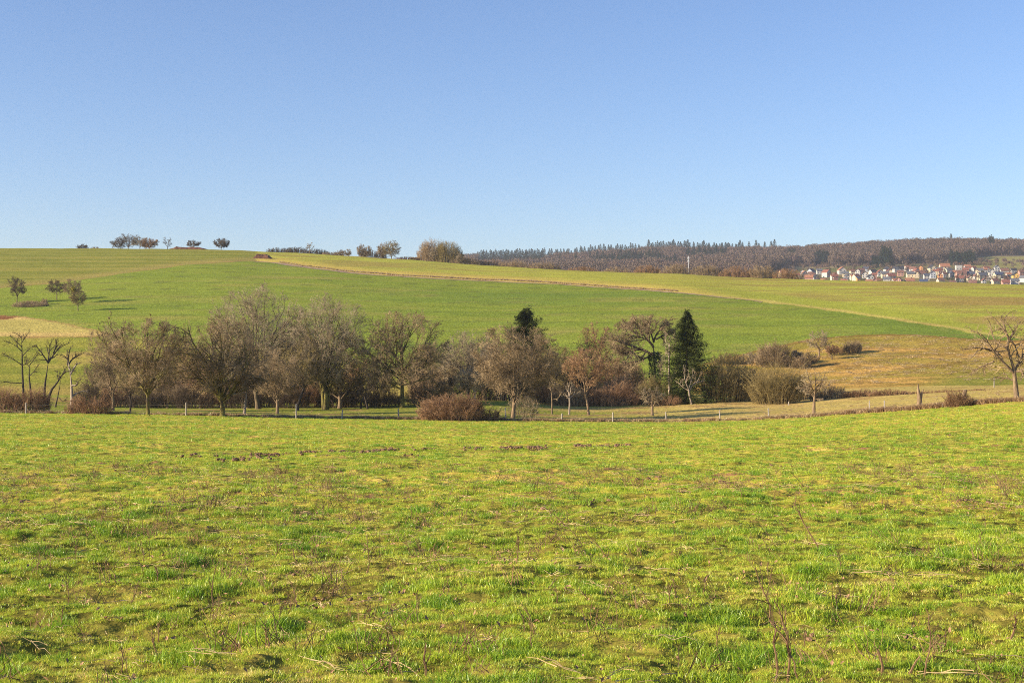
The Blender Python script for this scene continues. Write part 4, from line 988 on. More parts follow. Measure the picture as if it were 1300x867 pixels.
# dry tussocks: fence line, track edge
straw_m = blade_mat('dry_tussock_blades', [(0, (.20, .11, .05)), (.5, (.40, .27, .13)), (1, (.52, .42, .22))], .2)
ssrc = [clump('tussock', 70, .22, .12, .42, .018, 1.0, straw_m, straw=0) for _ in range(4)]
P, S, Tn = [], [], []
n = 5200; px = rng.uniform(-100, 1420, n)
dens = np.interp(px, [-100, 180, 300, 560, 900, 1040, 1420], [.25, .35, .9, .8, .35, .9, 1]) * (.35 + 1.3 * sstep(.45, .6, vnoise(px / 9, px * 0, 5)))
k_ = rng.random(n) < dens; px = px[k_]; d = np.interp(px, PXG, dA) + np.abs(rng.normal(0, .8, len(px))) + .1
x = (px - 650) / F * d; P.append(np.stack([x, d, H(x, d)], 1)); s = rng.uniform(.6, 1.3, len(px)) * np.interp(px, [0, 1000, 1100, 1400], [1, 1, 1.35, 1.5]); S.append(np.stack([s, s, s * .9], 1)); Tn.append(rng.random(len(px)) * np.where(px > 1040, .55, 1))
n = 2600; px = rng.uniform(-100, 1420, n); u = rng.random(n) ** 1.3; d = np.interp(px, PXG, dA) * (1 - u) + np.interp(px, PXG, dB) * u
x = (px - 650) / F * d; k_ = (fbm(x / 3, d / 3, 201, 2) > .47) & (rng.random(n) < np.interp(px, [0, 500, 600, 1300], [.25, .35, 1, .8])); x, d = x[k_], d[k_]
P.append(np.stack([x, d, H(x, d)], 1)); s = rng.uniform(.35, .8, len(x)); S.append(np.stack([s, s, s * .6], 1)); Tn.append(rng.uniform(.4, 1, len(x)))
n = 1800; px = rng.uniform(355, 860, n)
for q in range(n):
    pass
tp = np.arange(355, 861, 5); td = np.array([dist(a, np.interp(a, *zip(*TRACK)) - .9, 300, col_at(a, dK) - 5) for a in tp])
d = np.interp(px, tp, td) + rng.uniform(1.2, 5.5, n) * 1.0; x = (px - 650) / F * d
P.append(np.stack([x, d, H(x, d)], 1)); s = rng.uniform(.8, 1.8, n); S.append(np.stack([s, s, s], 1)); Tn.append(rng.uniform(.15, .8, n))
P = np.concatenate(P); S = np.concatenate(S); Tn = np.concatenate(Tn)
instancer('dry_tussocks', P, np.stack([np.zeros(len(P)), np.zeros(len(P)), rng.random(len(P)) * 6.28], 1), S, rng.integers(0, 4, len(P)), ssrc, 'dry straw coloured grass tussocks along the fence and the farm track', 'tussocks', tint=Tn)
# rough tan grass tussocks on the right slope
n = 9000; px = rng.uniform(880, 1440, n); d = rng.uniform(238, 420, n); x = (px - 650) / F * d
row = HR - (base_h(x, d) - EYE) * F / d; k_ = (row > np.interp(px, *zip(*GLOW)) + .8) & (fbm(x / 4, d / 2.5, 211, 2) > .44); x, d = x[k_], d[k_]
s = rng.uniform(.8, 1.7, len(x)); P = np.stack([x, d, H(x, d)], 1)
rsrc = [clump('slope_tussock', 60, .4, .10, .28, .03, 1.2, straw_m, straw=0) for _ in range(4)]
instancer('slope_grass', P, np.stack([np.zeros(len(P)), np.zeros(len(P)), rng.random(len(P)) * 6.28], 1), np.stack([s, s, s * .55], 1), rng.integers(0, 4, len(P)), rsrc, 'rough tan grass tussocks on the slope right of the shrubs', 'grass', tint=rng.uniform(.35, 1, len(P)))

# soil clods, leaves and dry stems in the meadow
def lump(name, r, mat, seed):
    g = np.random.default_rng(seed); nu, nv = 9, 6; mb = MB()
    a = np.linspace(0, 2 * math.pi, nu, endpoint=False); b = np.linspace(.12, math.pi - .12, nv)
    A, B = np.meshgrid(a, b); rad = r * g.uniform(.65, 1.15, A.shape)
    v = np.stack([rad * np.sin(B) * np.cos(A), rad * np.sin(B) * np.sin(A), rad * np.cos(B) * .7], -1).reshape(-1, 3)
    i = np.arange(nv - 1)[:, None] * nu + np.arange(nu)[None]; j = np.arange(nv - 1)[:, None] * nu + (np.arange(nu)[None] + 1) % nu
    mb.add(v, np.stack([i, j, j + nu, i + nu], -1).reshape(-1, 4)); return mb.build(name, mat, link=False)
clods = [lump('clod', .10, M['soil'], q) for q in range(4)]
P, S = [], []
for px0, px1, r0, r1, n, sp in ((275, 345, 586, 584, 60, .35), (318, 470, 578.5, 574, 330, .45), (470, 560, 574, 570.5, 170, .35), (588, 700, 571, 570, 200, .5), (640, 800, 569, 566.5, 260, .6), (800, 845, 566, 564, 30, .3), (215, 320, 580, 580, 16, .5), (105, 128, 543.5, 543.5, 26, .4), (1180, 1215, 553, 553, 22, .3), (1185, 1260, 540, 538, 12, .6), (1100, 1200, 538, 536, 20, 1.5), (830, 880, 546, 545, 12, .6)):
    px = rng.uniform(px0, px1, n * 2); c = vnoise(px / 7, px * 0, 8); px = px[c > .25]; row = np.interp(px, [px0, px1], [r0, r1])
    d = np.array([dist(a, b_, 25, 140) for a, b_ in zip(px, row)]) + rng.normal(0, sp, len(px)); ok_ = rng.random(len(px)) < .25 + 1.1 * sstep(.35, .6, vnoise(px / 3.5, px * 0 + 3, 9)); px, d = px[ok_], d[ok_]; x = (px - 650) / F * d
    P.append(np.stack([x, d, H(x, d) + .05], 1)); s = .75 * rng.uniform(.25, 1.0, len(px)) ** 1.3 * (1.0 if r0 > 560 else .7); S.append(np.stack([s, s, s * .75], 1))
# scattered molehills and crumbs nearer by
for q in range(46):
    d0 = rng.uniform(9, 60); px0 = rng.uniform(0, 1300); x0 = (px0 - 650) / F * d0; n = rng.integers(5, 16); s0 = .3 if d0 < 20 else .55
    x = x0 + rng.normal(0, .18, n); d = d0 + rng.normal(0, .14, n); P.append(np.stack([x, d, H(x, d) + .01], 1)); s = rng.uniform(.3, 1, n) * s0; S.append(np.stack([s, s, s * .8], 1))
P = np.concatenate(P); S = np.concatenate(S)
instancer('soil_clods', P, rng.uniform(0, 6, (len(P), 3)) * [.1, .1, 1], S, rng.integers(0, 4, len(P)), clods, 'line of dark brown turned up soil clods across the meadow', 'soil')
def leafobj(seed):
    g = np.random.default_rng(seed); mb = MB(); n = 7; a = np.linspace(0, 2 * math.pi, n, endpoint=False); r = g.uniform(.6, 1.1, n) * [1.3, 1, .8, 1, 1.1, .9, .8]
    v = np.concatenate([[[0, 0, .0]], np.stack([r * np.cos(a), r * np.sin(a) * .7, g.uniform(.0, .5, n)], 1)]) * .022
    mb.add(v, t=[(0, i + 1, (i + 1) % n + 1) for i in range(n)]); return mb.build('leaf', M['leaf'], link=False)
lv = [leafobj(i) for i in range(4)]
n = 3400; d = np.sqrt(rng.uniform(7.5 ** 2, 30 ** 2, n)); px = rng.uniform(-60, 1360, n); x = (px - 650) / F * d
k_ = fbm(x / 1.6, d / 1.6, 221, 2) > .47; x, d = x[k_], d[k_]; s = rng.uniform(.45, 1.3, len(x))
instancer('fallen_leaves', np.stack([x, d, H(x, d) + .05], 1), rng.uniform(-1.0, 1.0, (len(x), 3)) * [1, 1, 3.1], np.stack([s] * 3, 1), rng.integers(0, 4, len(x)), lv, 'scattered small brown fallen leaves lying in the near grass', 'leaves')
# lying straw and little dry stems
def stems(seed, n, L, r, flat):
    g = np.random.default_rng(seed); mb = MB(); p = g.normal(0, L * .35, (n, 3)) * [1, 1, 0]; dr = norm(g.normal(size=(n, 3)) * [1, 1, 0] + [0, 0, 0 if flat else 1.4])
    Ls = g.uniform(.4, 1.2, n) * L; s = np.linspace(0, 1, 4)[None, :, None]
    P_ = p[:, None] + dr[:, None] * Ls[:, None, None] * s + g.normal(0, L * .04, (n, 4, 3)); tubes(mb, P_, np.full((n, 4), r) * [1, .9, .7, .4], 3); return mb
ls = [stems(i, 4, .2, .0024, True).build('lying_stem', M['straw'], link=False) for i in range(3)] + [stems(9 + i, 9, .17, .0026, False).build('dry_stem', M['stalk'], link=False) for i in range(3)]
n = 2200; d = np.sqrt(rng.uniform(7.5 ** 2, 36 ** 2, n)); px = rng.uniform(-60, 1360, n); x = (px - 650) / F * d
k_ = fbm(x / 2.2, d / 2.2, 231, 2) > .46; x, d = x[k_], d[k_]; s = rng.uniform(.6, 1.4, len(x)) * np.where(d > 18, 1.2, 1)
instancer('dry_stems', np.stack([x, d, H(x, d) + .045], 1), np.stack([rng.normal(0, .1, len(x)), rng.normal(0, .1, len(x)), rng.random(len(x)) * 6.28], 1), np.stack([s] * 3, 1), rng.integers(0, 6, len(x)), ls, 'short dry stems and straws scattered through the near grass', 'stems')

# taller single weed stalks
def stalk(px, foot, tpx, top, label, seed, side=5, r=.0035, group=None, name='weed_stalk', bend=.15):
    g = np.random.default_rng(seed); d = dist(px, foot, 6.5, 60); x = (px - 650) / F * d; z = Hs(x, d)
    H_ = PM(foot - top, d); dx = PM(tpx - px, d); K = 10; s = np.linspace(0, 1, K)
    P_ = np.stack([dx * s + bend * H_ * np.sin(s * 3.14) * g.choice([-1, 1]) * .5, g.normal(0, .1) * H_ * s, H_ * s], 1); P_[1:] += g.normal(0, H_ * .012, (K - 1, 3)); P_[0, 2] = -.04
    r = r * 1.5 + .0008; mb = MB(); R_ = (r * (1 - .6 * s))[None]; tubes(mb, P_[None], R_, 5)
    if side:
        env = (np.array([dx / 2, 0, H_ / 2]), np.array([H_, H_, H_]))
        P2, R2 = kids(g, P_[None], R_, side, .3, .98, .6, .28, 4, .12, .1, env, .7, .0024, lmin=.02, out=0); tubes(mb, P2, R2, 3)
        P3, R3 = kids(g, P2, R2, 4, .3, 1, .6, .35, 2, .1, .1, env, .8, .0019, lmin=.01, out=0); tubes(mb, P3, R3, 3)
    o = mb.build(name, M['stalk']); o.location = (x, d, z); tag(o, label, 'weed stalk', group)
stalk(1041, 702, 1008, 640, 'long dark weed stalk leaning left in the right half of the meadow', 1, side=3, r=.006, bend=.05)
stalk(1008, 640, 1010, 626, 'short reddish stalk stub just above the long leaning stalk', 2, side=0, r=.006)
stalk(1022, 617, 998, 592, 'thin pale stalk leaning left above the reddish stub', 3, side=2, r=.005)
stalk(984, 867, 958, 725, 'tall branched weed stalk leaning left at the bottom right', 4, side=7, r=.0045)
stalk(1000, 872, 982, 762, 'branched brown weed stalk second from left in the bottom right clump', 5, side=7, r=.005)
stalk(1016, 866, 1000, 780, 'slim weed stalk third in the bottom right clump', 6, side=5)
stalk(1172, 868, 1178, 780, 'upright pale stem near the bottom edge left of the corner', 7, side=3)
stalk(1120, 866, 1113, 832, 'thick short tan stem at the bottom edge of the meadow', 8, side=0, r=.006)
stalk(1155, 866, 1168, 840, 'short tan stem slanting right at the bottom edge', 9, side=0, r=.006)
stalk(465, 732, 464, 672, 'straight upright pale stalk left of the picture centre', 10, side=2)
stalk(270, 764, 278, 700, 'thin upright stalk in the left half of the meadow', 11, side=2)
stalk(377, 766, 362, 722, 'pale bent stem leaning left in the left half', 12, side=1)
stalk(654, 720, 655, 672, 'upright stem with fine side twigs near the middle', 13, side=5)
stalk(543, 860, 541, 815, 'short thick pale stalk at the bottom edge near the middle', 14, side=1, r=.006)
stalk(742, 694, 706, 655, 'branched stalk leaning left between the middle and the right', 15, side=6)
stalk(775, 712, 742, 672, 'slanting thin stalk right of the branched leaning one', 16, side=3)
stalk(86, 762, 82, 724, 'upright brown stalk near the left edge', 17, side=4)
stalk(1282, 800, 1288, 768, 'curled brown dead weed at the right edge', 18, side=7, r=.006)
stalk(200, 732, 196, 712, 'dark drooping dead weed clump in the left half', 19, side=8, r=.006)
gl = 'small dry brown weed with fine side twigs standing among the meadow grass'
for q in range(64):
    px = float(rng.uniform(20, 1290)); foot = float(rng.choice([rng.uniform(640, 720), rng.uniform(700, 850)])); hpx = rng.uniform(14, 34) * (foot - 430) / 330
    stalk(px, foot, px + rng.normal(0, 6), foot - hpx, gl, 30 + q, side=int(rng.integers(4, 9)), r=.0028, group='small dry weeds in the meadow', name='dry_weed')

# (columns, distance range, count, height, label, group)
G_ = [((606, 692), (2350, 2790), 46, (17, 21), 'dark spruce in the dense stand at the left end of the far woods', 'spruces of the left stand'),
      ((640, 760), (2150, 2500), 14, (14, 19), 'dark spruce scattered among bare trees in the left half of the far woods', 'spruces scattered left'),
      ((760, 960), (2050, 2600), 26, (14, 19), 'dark spruce scattered among bare trees in the middle of the far woods', 'spruces scattered in the middle'),
      ((696, 735), (2600, 2790), 11, (18, 22), 'dark spruce on the far ridge above the rose brown woods', 'spruces on the left ridge'),
      ((735, 812), (2600, 2790), 24, (18, 23), 'dark spruce on the far ridge above the rose brown woods', 'spruces on the left ridge'),
      ((752, 800), (2150, 2300), 14, (15, 18), 'dark spruce low in the woods behind the scrub edge', 'low spruces in the woods'),
      ((790, 840), (2150, 2300), 16, (16, 20), 'dark spruce in the middle of the wooded slope', 'spruces in the middle slope'),
      ((820, 878), (2690, 2800), 22, (22, 27), 'tall dark spruce on the skyline of the highest wooded ridge', 'skyline spruces'),
      ((880, 945), (2690, 2800), 20, (20, 27), 'tall dark spruce on the skyline of the highest wooded ridge', 'skyline spruces'),
      ((870, 925), (2350, 2500), 8, (18, 22), 'dark spruce standing among bare trees below the ridge', 'spruces below the ridge'),
      ((948, 988), (2700, 2800), 6, (24, 30), 'lone spruce spaced out on the ridge skyline right of the stand', 'spaced skyline spruces'),
      ((845, 900), (1950, 2100), 10, (13, 16), 'dark spruce low in the woods near the comms mast', 'low spruces by the mast'),
      ((1034, 1053), (2130, 2210), 16, (13, 17), 'dark spruce in the small block on the slope above the village', 'spruces of the small block'),
      ((1108, 1118), (1850, 1950), 7, (13, 16), 'dark spruce at the upper edge of the village, lower left clump', 'village edge spruces'),
      ((1119, 1132), (1900, 2000), 10, (20, 30), 'tall dark spruce rising above the middle of the village', 'tall village spruces'),
      ((1206, 1238), (1900, 2010), 26, (14, 19), 'dark spruce of the square grove right above the village', 'spruces of the square grove'),
      ((985, 995), (1800, 1900), 4, (9, 11), 'small dark spruce left of the village', 'small spruces left of the village'),
      ((1000, 1010), (2300, 2400), 5, (14, 17), 'dark spruce in the bare woods above the first houses', 'spruces above the first houses'),
      ((1255, 1262), (2400, 2500), 3, (20, 24), 'dark spruce on the shaded wooded slope at the right', 'spruces on the right slope'),
      ((1205, 1208), (2760, 2790), 1, (24, 26), 'single pointed spruce on the skyline above the village', None),
      ((1202, 1236), (1490, 1540), 6, (7, 9), 'small dark spruce in a garden at the lower village edge', 'garden spruces'),
      ((1245, 1250), (1560, 1600), 3, (7, 9), 'small dark spruce between houses on the right of the village', 'garden spruces on the right')]
# ------------------------------------------------------------------ far woods
def wood_tree(name, seed, h, w, mat, n=430):
    """bare far broadleaf: stem and a rounded crown of many small twig sprays"""
    g = np.random.default_rng(seed); mb = MB(); P_ = np.zeros((1, 4, 3)); P_[0, :, 2] = np.linspace(-1, h * .6, 4); tubes(mb, P_, np.array([[.45, .35, .28, .15]]), 4)
    a = g.random(n) * 6.283; cz = g.uniform(-.6, 1, n); sz = np.sqrt(1 - cz ** 2); rr = g.uniform(.55, 1, n) ** .5 * (.85 + .3 * np.sin(a * 3 + seed))
    c = np.stack([np.cos(a) * sz * w / 2 * rr, np.sin(a) * sz * w / 2 * rr, h * .62 + cz * h * .38 * rr], 1)
    o = norm(c - [0, 0, h * .3])
    nn_ = norm(o + g.normal(0, .45, (n, 3))); e1 = norm(np.cross(nn_, g.normal(size=(n, 3)))); e2 = np.cross(nn_, e1); z_ = g.uniform(.35, .85, n)[:, None]
    tv = np.stack([c - e1 * z_ - e2 * z_ * .5, c + e1 * z_ - e2 * z_ * .5, c + e2 * z_ * 1.1], 1); mb.add(tv.reshape(-1, 3), t=np.arange(3 * n).reshape(-1, 3))
    return mb.build(name, mat, link=False)
wm = [simple('wood_crowns_rose', (.135, .085, .065), (.20, .13, .10), .15), simple('wood_crowns_brown', (.11, .078, .055), (.17, .12, .08), .15), simple('wood_crowns_fawn', (.18, .13, .085), (.25, .185, .125), .15)]
wt = [wood_tree('wood_tree', i, (16, 17, 15, 16, 14, 15)[i], (13, 14, 12, 13, 10, 12)[i], wm[(0, 1, 0, 1, 2, 2)[i]]) for i in range(6)]
P, I = [], []
n = 34000; d = rng.uniform(1480, 2900, n); px = rng.uniform(330, 1620, n); x = (px - 650) / F * d
foot = np.interp(px, [330, 600, 960, 1000, 1100, 1200, 1235, 1240, 1620], [1500, 1500, 1500, 2050, 2060, 2080, 2080, 2260, 2260])
k_ = (d > foot) & (rng.random(n) < np.interp(px, [330, 560, 600, 1620], [.1, .4, 1, 1]) * .95)
for (a_, b_), (e0, e1), c_n, hh2, l_, g_ in G_:
    k_ &= (b_ - a_ > 110) | ~((px > a_ - 2) & (px < b_ + 2) & (d > e0 - (130 if c_n > 7 else 40)) & (d < e1))
x, d, px = x[k_], d[k_], px[k_]; P = np.stack([x, d, base_h(x, d) - .3], 1)
kk = fbm(x / 120, d / 120, 301, 2); I = np.where(kk > .56, rng.integers(0, 2, len(x)), rng.integers(1, 4, len(x))); I = np.where(rng.random(len(x)) < .10, rng.integers(4, 6, len(x)), I)
s = rng.uniform(.75, 1.15, len(x))
instancer('far_woods', P, np.stack([np.zeros(len(x)), np.zeros(len(x)), rng.random(len(x)) * 6.28], 1), np.stack([s, s, s * rng.uniform(.9, 1.1, len(x))], 1), I, wt, 'bare brown broadleaf woods covering the far hills', 'woods')
# bare garden trees, orchard scrub between village and woods
n = 900; d = rng.uniform(1450, 2060, n); px = rng.uniform(960, 1480, n); x = (px - 650) / F * d; k_ = rng.random(n) < sstep(1650, 1950, d) * .7 + .26
x, d = x[k_], d[k_]; s = rng.uniform(.28, .5, len(x)); 
instancer('village_orchards', np.stack([x, d, base_h(x, d) - .2], 1), np.stack([np.zeros(len(x)), np.zeros(len(x)), rng.random(len(x)) * 6.28], 1), np.stack([s * 1.1, s * 1.1, s], 1), rng.integers(0, 6, len(x)), [o.copy() for o in wt], 'small bare orchard and garden trees around the far village', 'orchard trees')

# far spruces, one object each
def far_spruce(seed):
    g = np.random.default_rng(seed); n = 420; h = 1.0; t = g.random(n) ** .8; a = g.random(n) * 6.283; wv = 1 + .18 * np.sin(t * 40 + seed)
    r = .19 * (1 - t) ** .8 * g.uniform(.5, 1.1, n) * wv; c = np.stack([np.cos(a) * r, np.sin(a) * r, .06 + .94 * t], 1)
    o = np.stack([np.cos(a), np.sin(a), np.full(n, -.5)], 1); sd_ = np.stack([-np.sin(a), np.cos(a), np.zeros(n)], 1); sz = (.035 * (1.2 - .7 * t))[:, None]
    tv = np.stack([c - sd_ * sz, c + sd_ * sz, c + o * sz * 1.8], 1); mb = MB(); mb.add(tv.reshape(-1, 3), t=np.arange(3 * n).reshape(-1, 3))
    tubes(mb, np.array([[[0, 0, -.03], [0, 0, .5], [0, 0, .99]]]), np.array([[.016, .01, .002]]), 5)
    me = mb.mesh('far_spruce'); me.materials.append(M['needle_far']); return me
fsm = [far_spruce(i) for i in range(4)]
def fs(px, d, hm, label, group, wide=1.0):
    hm = hm * 1.08 + (3.5 if d > 2000 else 1)
    x = (px - 650) / F * d; o = bpy.data.objects.new('spruce_tree', fsm[int(rng.integers(0, 4))]); COL.objects.link(o)
    o.location = (x, d, float(base_h(np.array([x]), np.array([d]))[0]) - .5); o.scale = (hm * wide, hm * wide, hm); o.rotation_euler = (0, 0, float(rng.random() * 6.28)); tag(o, label, 'tree', group)
for (a, b), (d0, d1), n, (h0, h1), lab, grp in G_:
    for q in range(n): fs(float(a + (b - a) * (q + rng.uniform(.15, .85)) / n), float(rng.uniform(d0, d1)), float(rng.uniform(h0, h1)), lab, grp, 1.35)

# ------------------------------------------------------------------ communications mast
d = 1470.0; x = (874 - 650) / F * d; z = float(base_h(np.array([x]), np.array([d]))[0]); hm = EYE + (HR - 324.5) * d / F - z
root = empty('radio_mast', (x, d, z)); tag(root, 'tall pale grey radio mast standing in front of the far woods', 'mast')
mb = MB(); tubes(mb, np.array([[[0, 0, -1], [0, 0, hm * .5], [0, 0, hm]]]), np.array([[.5, .4, .25]]), 8, cap=True); mb.build('pole', simple('mast_paint', (.55, .55, .56), None), root)
for zz in (hm * .9, hm * .8, hm * .3):
    mb = MB(); box(mb, -.75, .75, -.7, .7, zz, zz + 2.0); mb.build('antenna', simple('antenna_grey', (.62, .62, .63), None), root)

# ------------------------------------------------------------------ village
def roofmat(nm, c): return simple('roof_' + nm, tuple(v * .8 for v in c), tuple(min(v * 1.15, 1) for v in c), .6, rough=.7)
RM = {'r': roofmat('red', (.25, .10, .07)), 'o': roofmat('orange', (.36, .165, .095)), 'b': roofmat('brown', (.20, .105, .08)), 'g': roofmat('grey', (.13, .135, .15)), 'd': roofmat('dark', (.045, .045, .055)), 's': roofmat('slate_blue', (.08, .09, .12)), 'u': roofmat('blue', (.06, .08, .14))}
WM = {'w': simple('render_white', (.46, .44, .41), None), 'c': simple('render_cream', (.62, .52, .36), None), 'y': simple('render_yellow', (.66, .42, .12), None), 'o': simple('render_orange', (.62, .30, .13), None), 'p': simple('brick_pink', (.42, .24, .19), None), 'n': simple('timber_brown', (.22, .15, .11), None), 'l': simple('render_pale_blue', (.40, .43, .47), None)}
PANE = simple('window_glass', (.05, .06, .08), None, rough=.2, spec=.5)
RN = {'r': 'red', 'o': 'orange', 'b': 'brown', 'g': 'grey', 'd': 'dark', 's': 'slate blue', 'u': 'blue'}
WN = {'w': 'white', 'c': 'cream', 'y': 'yellow', 'o': 'orange', 'p': 'pink brick', 'n': 'brown timber', 'l': 'pale blue'}
# column, foot row, width px, roof, wall, gable towards us?, height factor, flat?
HS = [(994, 350, 11, 'r', 'c', 0, 1), (1009.5, 350, 11, 'd', 'y', 1, 1), (1019, 349, 8, 'b', 'w', 1, 1), (1030, 348, 11, 's', 'l', 0, 1), (1027, 356, 12, 'o', 'p', 0, .9), (1034.5, 356, 9, 'd', 'w', 1, 1), (1040, 347, 8, 'g', 'w', 0, 1), (1049, 350.5, 9, 'r', 'w', 1, 1.2), (1046, 359, 9, 'o', 'c', 0, .7), (1059, 356, 10, 'r', 'w', 0, 1.2), (1068.5, 347, 11, 'o', 'w', 1, 1.1), (1073.5, 350.5, 9, 'g', 'c', 0, .9), (1071, 359, 8, 'o', 'w', 0, .7), (1083, 348, 9, 'b', 'c', 0, .9), (1087, 355, 10, 'r', 'c', 0, 1), (1093, 346.5, 9, 'b', 'p', 0, 1), (1098, 352, 8, 'g', 'w', 1, 1), (1104.5, 356, 9, 'd', 'w', 1, 1.1), (1103.5, 360, 10, 'o', 'p', 0, .6), (1099, 344, 8, 's', 'l', 0, .9), (1108, 348, 10, 'd', 'w', 0, .9), (1117, 349.5, 9, 'r', 'w', 1, 1), (1123.5, 351.5, 11, 'g', 'c', 0, 1), (1110.5, 352.5, 7, 'r', 'p', 0, 1), (1126, 344.5, 8, 'd', 'w', 1, .9), (1131, 354, 12, 'r', 'w', 0, .9), (1137, 344.5, 8, 'd', 'w', 1, 1), (1115, 358, 7, 'o', 'p', 0, .7),
      (1125.5, 358, 10, 'g', 'w', 0, .9), (1142, 343.5, 11, 'd', 'w', 0, .8), (1152, 342.5, 8, 'o', 'w', 0, .9), (1159, 343.5, 9, 'b', 'w', 0, .7), (1168, 343.5, 8, 'd', 'o', 1, 1), (1143, 349.5, 9, 'b', 'p', 0, 1), (1155.5, 351, 11, 'g', 'c', 0, .9), (1155, 359, 12, 'o', 'p', 0, .7), (1137, 359, 10, 'o', 'w', 0, .7), (1183, 344, 10, 'd', 'c', 1, 1.1), (1168, 351, 13, 'b', 'c', 0, .9), (1176, 354, 8, 's', 'w', 0, 1.1), (1184, 352, 8, 's', 'l', 1, 1.2), (1172.5, 360, 11, 'u', 'w', 0, .7), (1192, 345, 10, 'g', 'w', 0, .8), (1199, 342.5, 14, 'o', 'c', 0, 1.1), (1199, 351, 7, 'b', 'w', 0, .9), (1206.5, 351, 8, 's', 'w', 1, 1), (1194, 359, 10, 'b', 'c', 0, .8), (1204, 345, 9, 'g', 'c', 0, .7), (1217, 344, 9, 'g', 'w', 0, 1.3, 1), (1226, 346, 8, 'r', 'p', 0, 1), (1220, 352, 14, 'b', 'p', 0, 1.2), (1218, 358, 11, 'r', 'w', 0, 1.1), (1228, 341.5, 9, 'o', 'l', 0, .9), (1234, 344, 9, 'r', 'l', 0, 1), (1232, 352, 12, 's', 'w', 0, 1), (1243.5, 346, 10, 'g', 'w', 0, .8), (1252.5, 344, 9, 'r', 'c', 0, .9), (1246, 354, 13, 'g', 'c', 0, 1.1), (1235, 361.5, 11, 'b', 'o', 0, .7), (1265, 344, 7, 'g', 'w', 1, 1.2), (1275, 346.5, 11, 'b', 'w', 0, .8), (1267, 352, 12, 'u', 'c', 0, .9), (1289, 354, 9, 'd', 'y', 1, 1.1), (1286.5, 346, 8, 'd', 'w', 0, .9), (1276.5, 356, 12, 'd', 'w', 0, .8), (1288, 361, 12, 'g', 'w', 0, 1), (1276.5, 361.5, 11, 'r', 'p', 0, .8), (1263, 360, 11, 'b', 'c', 0, .8), (1296.5, 349, 8, 'b', 'p', 0, 1), (1299, 357, 8, 'g', 'w', 1, 1), (1209.5, 360.5, 8, 'b', 'n', 0, .6), (1310, 350, 10, 'r', 'w', 0, 1), (1318, 357, 11, 'g', 'c', 0, 1), (1163, 347.5, 8, 'r', 'w', 1, 1), (1211, 349, 8, 'o', 'c', 0, .9), (1259, 349, 9, 'g', 'w', 1, 1), (1188, 347.5, 8, 'r', 'c', 0, .9), (1079, 353, 7, 'd', 'w', 1, .9)]
gq = np.random.default_rng(77)
for q in range(40):
    pxq = float(gq.uniform(1012, 1312)); rq = float(gq.uniform(343.5 if pxq > 1100 else 346, 360))
    HS.append((pxq, rq, float(gq.uniform(5.5, 8)), 'robgdsrob'[int(gq.integers(0, 9))], 'wwccwopl'[int(gq.integers(0, 8))], int(gq.integers(0, 2)), float(gq.uniform(.7, 1))))
used = {}
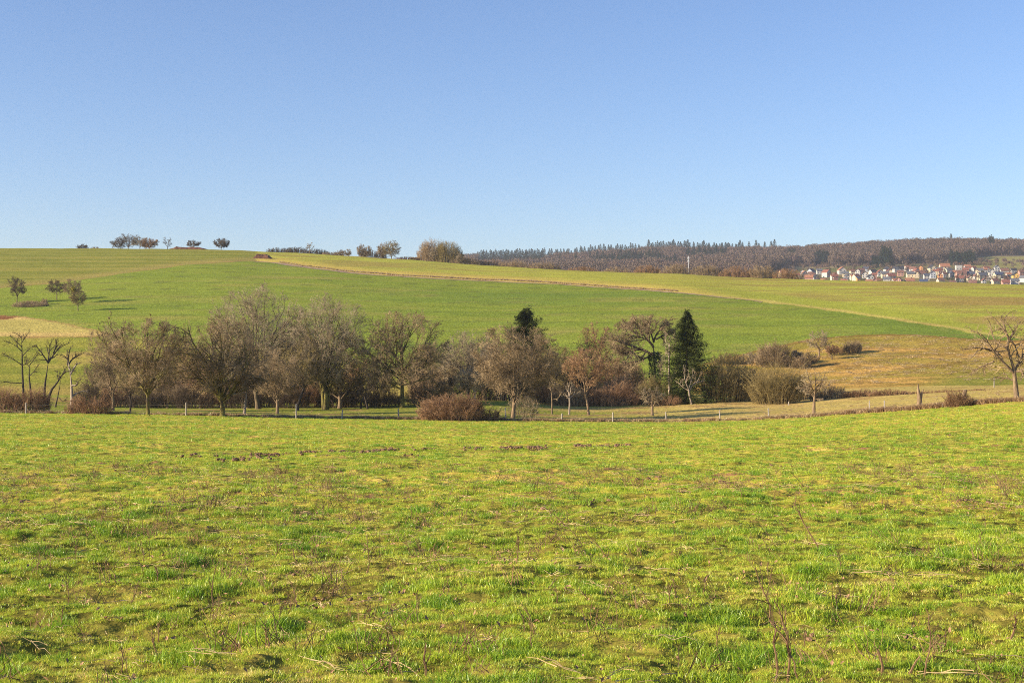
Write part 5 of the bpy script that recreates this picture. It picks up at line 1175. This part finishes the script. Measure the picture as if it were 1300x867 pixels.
for i, hh_ in enumerate(HS):
    px, row, wpx, rc, wc, gable, hf = hh_[:7]; flat_ = len(hh_) > 7
    d = dist(px, min(row + 1.0, 364), 1400, 1800); d = max(d, 1400 + (366 - row) * 6); x = (px - 650) / F * d
    z = float(base_h(np.array([x]), np.array([d]))[0]); w = PM(wpx, d) * .84; dp = w * (.8 if not gable else 1.15); eh = 4.6 * hf; rh = (w if gable else dp) * .42
    side_ = ['far left', 'left', 'centre', 'right', 'far right'][int(np.clip((px - 990) / 62, 0, 4))]
    tier = 'upper rows' if row < 347.5 else ('middle rows' if row < 353.5 else 'lowest row')
    lab = '%s house under %s %s, %s, %s of village' % (WN[wc], RN[rc], 'flat roof' if flat_ else ('gable' if gable else 'roof'), tier, side_)
    used.setdefault(lab, []).append(i)
    root = empty('village_house', (x, d, z), float(rng.normal(0, .25))); tag(root, lab, 'house', 'houses of the far village')
    root['_k'] = lab
    mb = MB()
    if flat_: box(mb, -w / 2, w / 2, -dp / 2, dp / 2, -2, eh + 2)
    else:
        box(mb, -w / 2, w / 2, -dp / 2, dp / 2, -2, eh)
        e = .0
        if gable: tri = [(-w / 2, -dp / 2, eh), (w / 2, -dp / 2, eh), (0, -dp / 2, eh + rh), (-w / 2, dp / 2, eh), (w / 2, dp / 2, eh), (0, dp / 2, eh + rh)]
        else: tri = [(-w / 2, -dp / 2, eh), (-w / 2, dp / 2, eh), (-w / 2, 0, eh + rh), (w / 2, -dp / 2, eh), (w / 2, dp / 2, eh), (w / 2, 0, eh + rh)]
        mb.add(tri, t=[(0, 1, 2), (3, 5, 4)])
    mb.build('wall', WM[wc], root)
    mb = MB(); o_ = .5; th = .25
    if flat_: box(mb, -w / 2 - .2, w / 2 + .2, -dp / 2 - .2, dp / 2 + .2, eh + 2.003, eh + 2.4)
    else:
        A_, B_ = (w / 2, dp / 2) if gable else (dp / 2, w / 2); B_ += o_; k2 = rh / A_
        for sgn in (-1, 1):
            q = [(sgn * (A_ + o_), -B_, eh - o_ * k2 + .05), (0, -B_, eh + rh + .05), (0, B_, eh + rh + .05), (sgn * (A_ + o_), B_, eh - o_ * k2 + .05)]
            q = q + [(a_, b_, c_ + th) for a_, b_, c_ in q]
            if not gable: q = [(b_, a_, c_) for a_, b_, c_ in q]
            mb.add(q, [(0, 1, 2, 3), (4, 7, 6, 5), (0, 4, 5, 1), (1, 5, 6, 2), (2, 6, 7, 3), (3, 7, 4, 0)])
    ro = mb.build('roof', RM[rc], root)
    mb = MB(); cx_ = w * .2; box(mb, cx_ - .4, cx_ + .4, -.4, .4, eh + (rh * .4 if not flat_ else 2.4), eh + rh + .9 + (2 if flat_ else 0)); mb.build('chimney', M['red_soil'], ro)
    nw = max(2, int(w / 3.2))
    for fl in range(2 if eh > 3.9 else 1):
        for q in range(nw):
            xc = -w / 2 + (q + .5) * w / nw; zc = .9 + fl * 2.3
            mb = MB(); box(mb, xc - .55, xc + .55, -dp / 2 - .05, -dp / 2 + .1, zc, zc + 1.25); mb.build('window', PANE, root)
# houses that would read the same get a neighbour or a place of their own
allh = [o for o in COL.objects if o.name.startswith('village_house')]
for lab, ids in used.items():
    hs_ = [o for o in allh if o['_k'] == lab]
    if len(hs_) > 1:
        hs_.sort(key=lambda o: o.location.x / o.location.y)
        nm_ = ['leftmost'] + [w_ + ' from left' for w_ in ('second', 'third', 'fourth', 'fifth', 'sixth', 'seventh', 'eighth', 'ninth', 'tenth')]
        for q, o in enumerate(hs_): o['label'] = lab + (', ' + (nm_[min(q, 9)] if not (len(hs_) == 2) else ('left one' if q == 0 else 'right one')))
for o in allh:
    del o['_k']

# ------------------------------------------------------------------ air
if HAZE:
    mb = MB(); box(mb, -4200, 4600, -120, 3650, -75, 222)
    hm_ = bpy.data.materials.new('haze_air'); hm_.use_nodes = True; hm_.node_tree.nodes.clear()
    pv = hm_.node_tree.nodes.new('ShaderNodeVolumePrincipled'); pv.inputs['Color'].default_value = (.90, .93, 1.0, 1); pv.inputs['Density'].default_value = HAZE; pv.inputs['Anisotropy'].default_value = .2
    oo = hm_.node_tree.nodes.new('ShaderNodeOutputMaterial'); hm_.node_tree.links.new(pv.outputs[0], oo.inputs['Volume'])
    o = mb.build('haze', hm_); tag(o, kind='stuff')
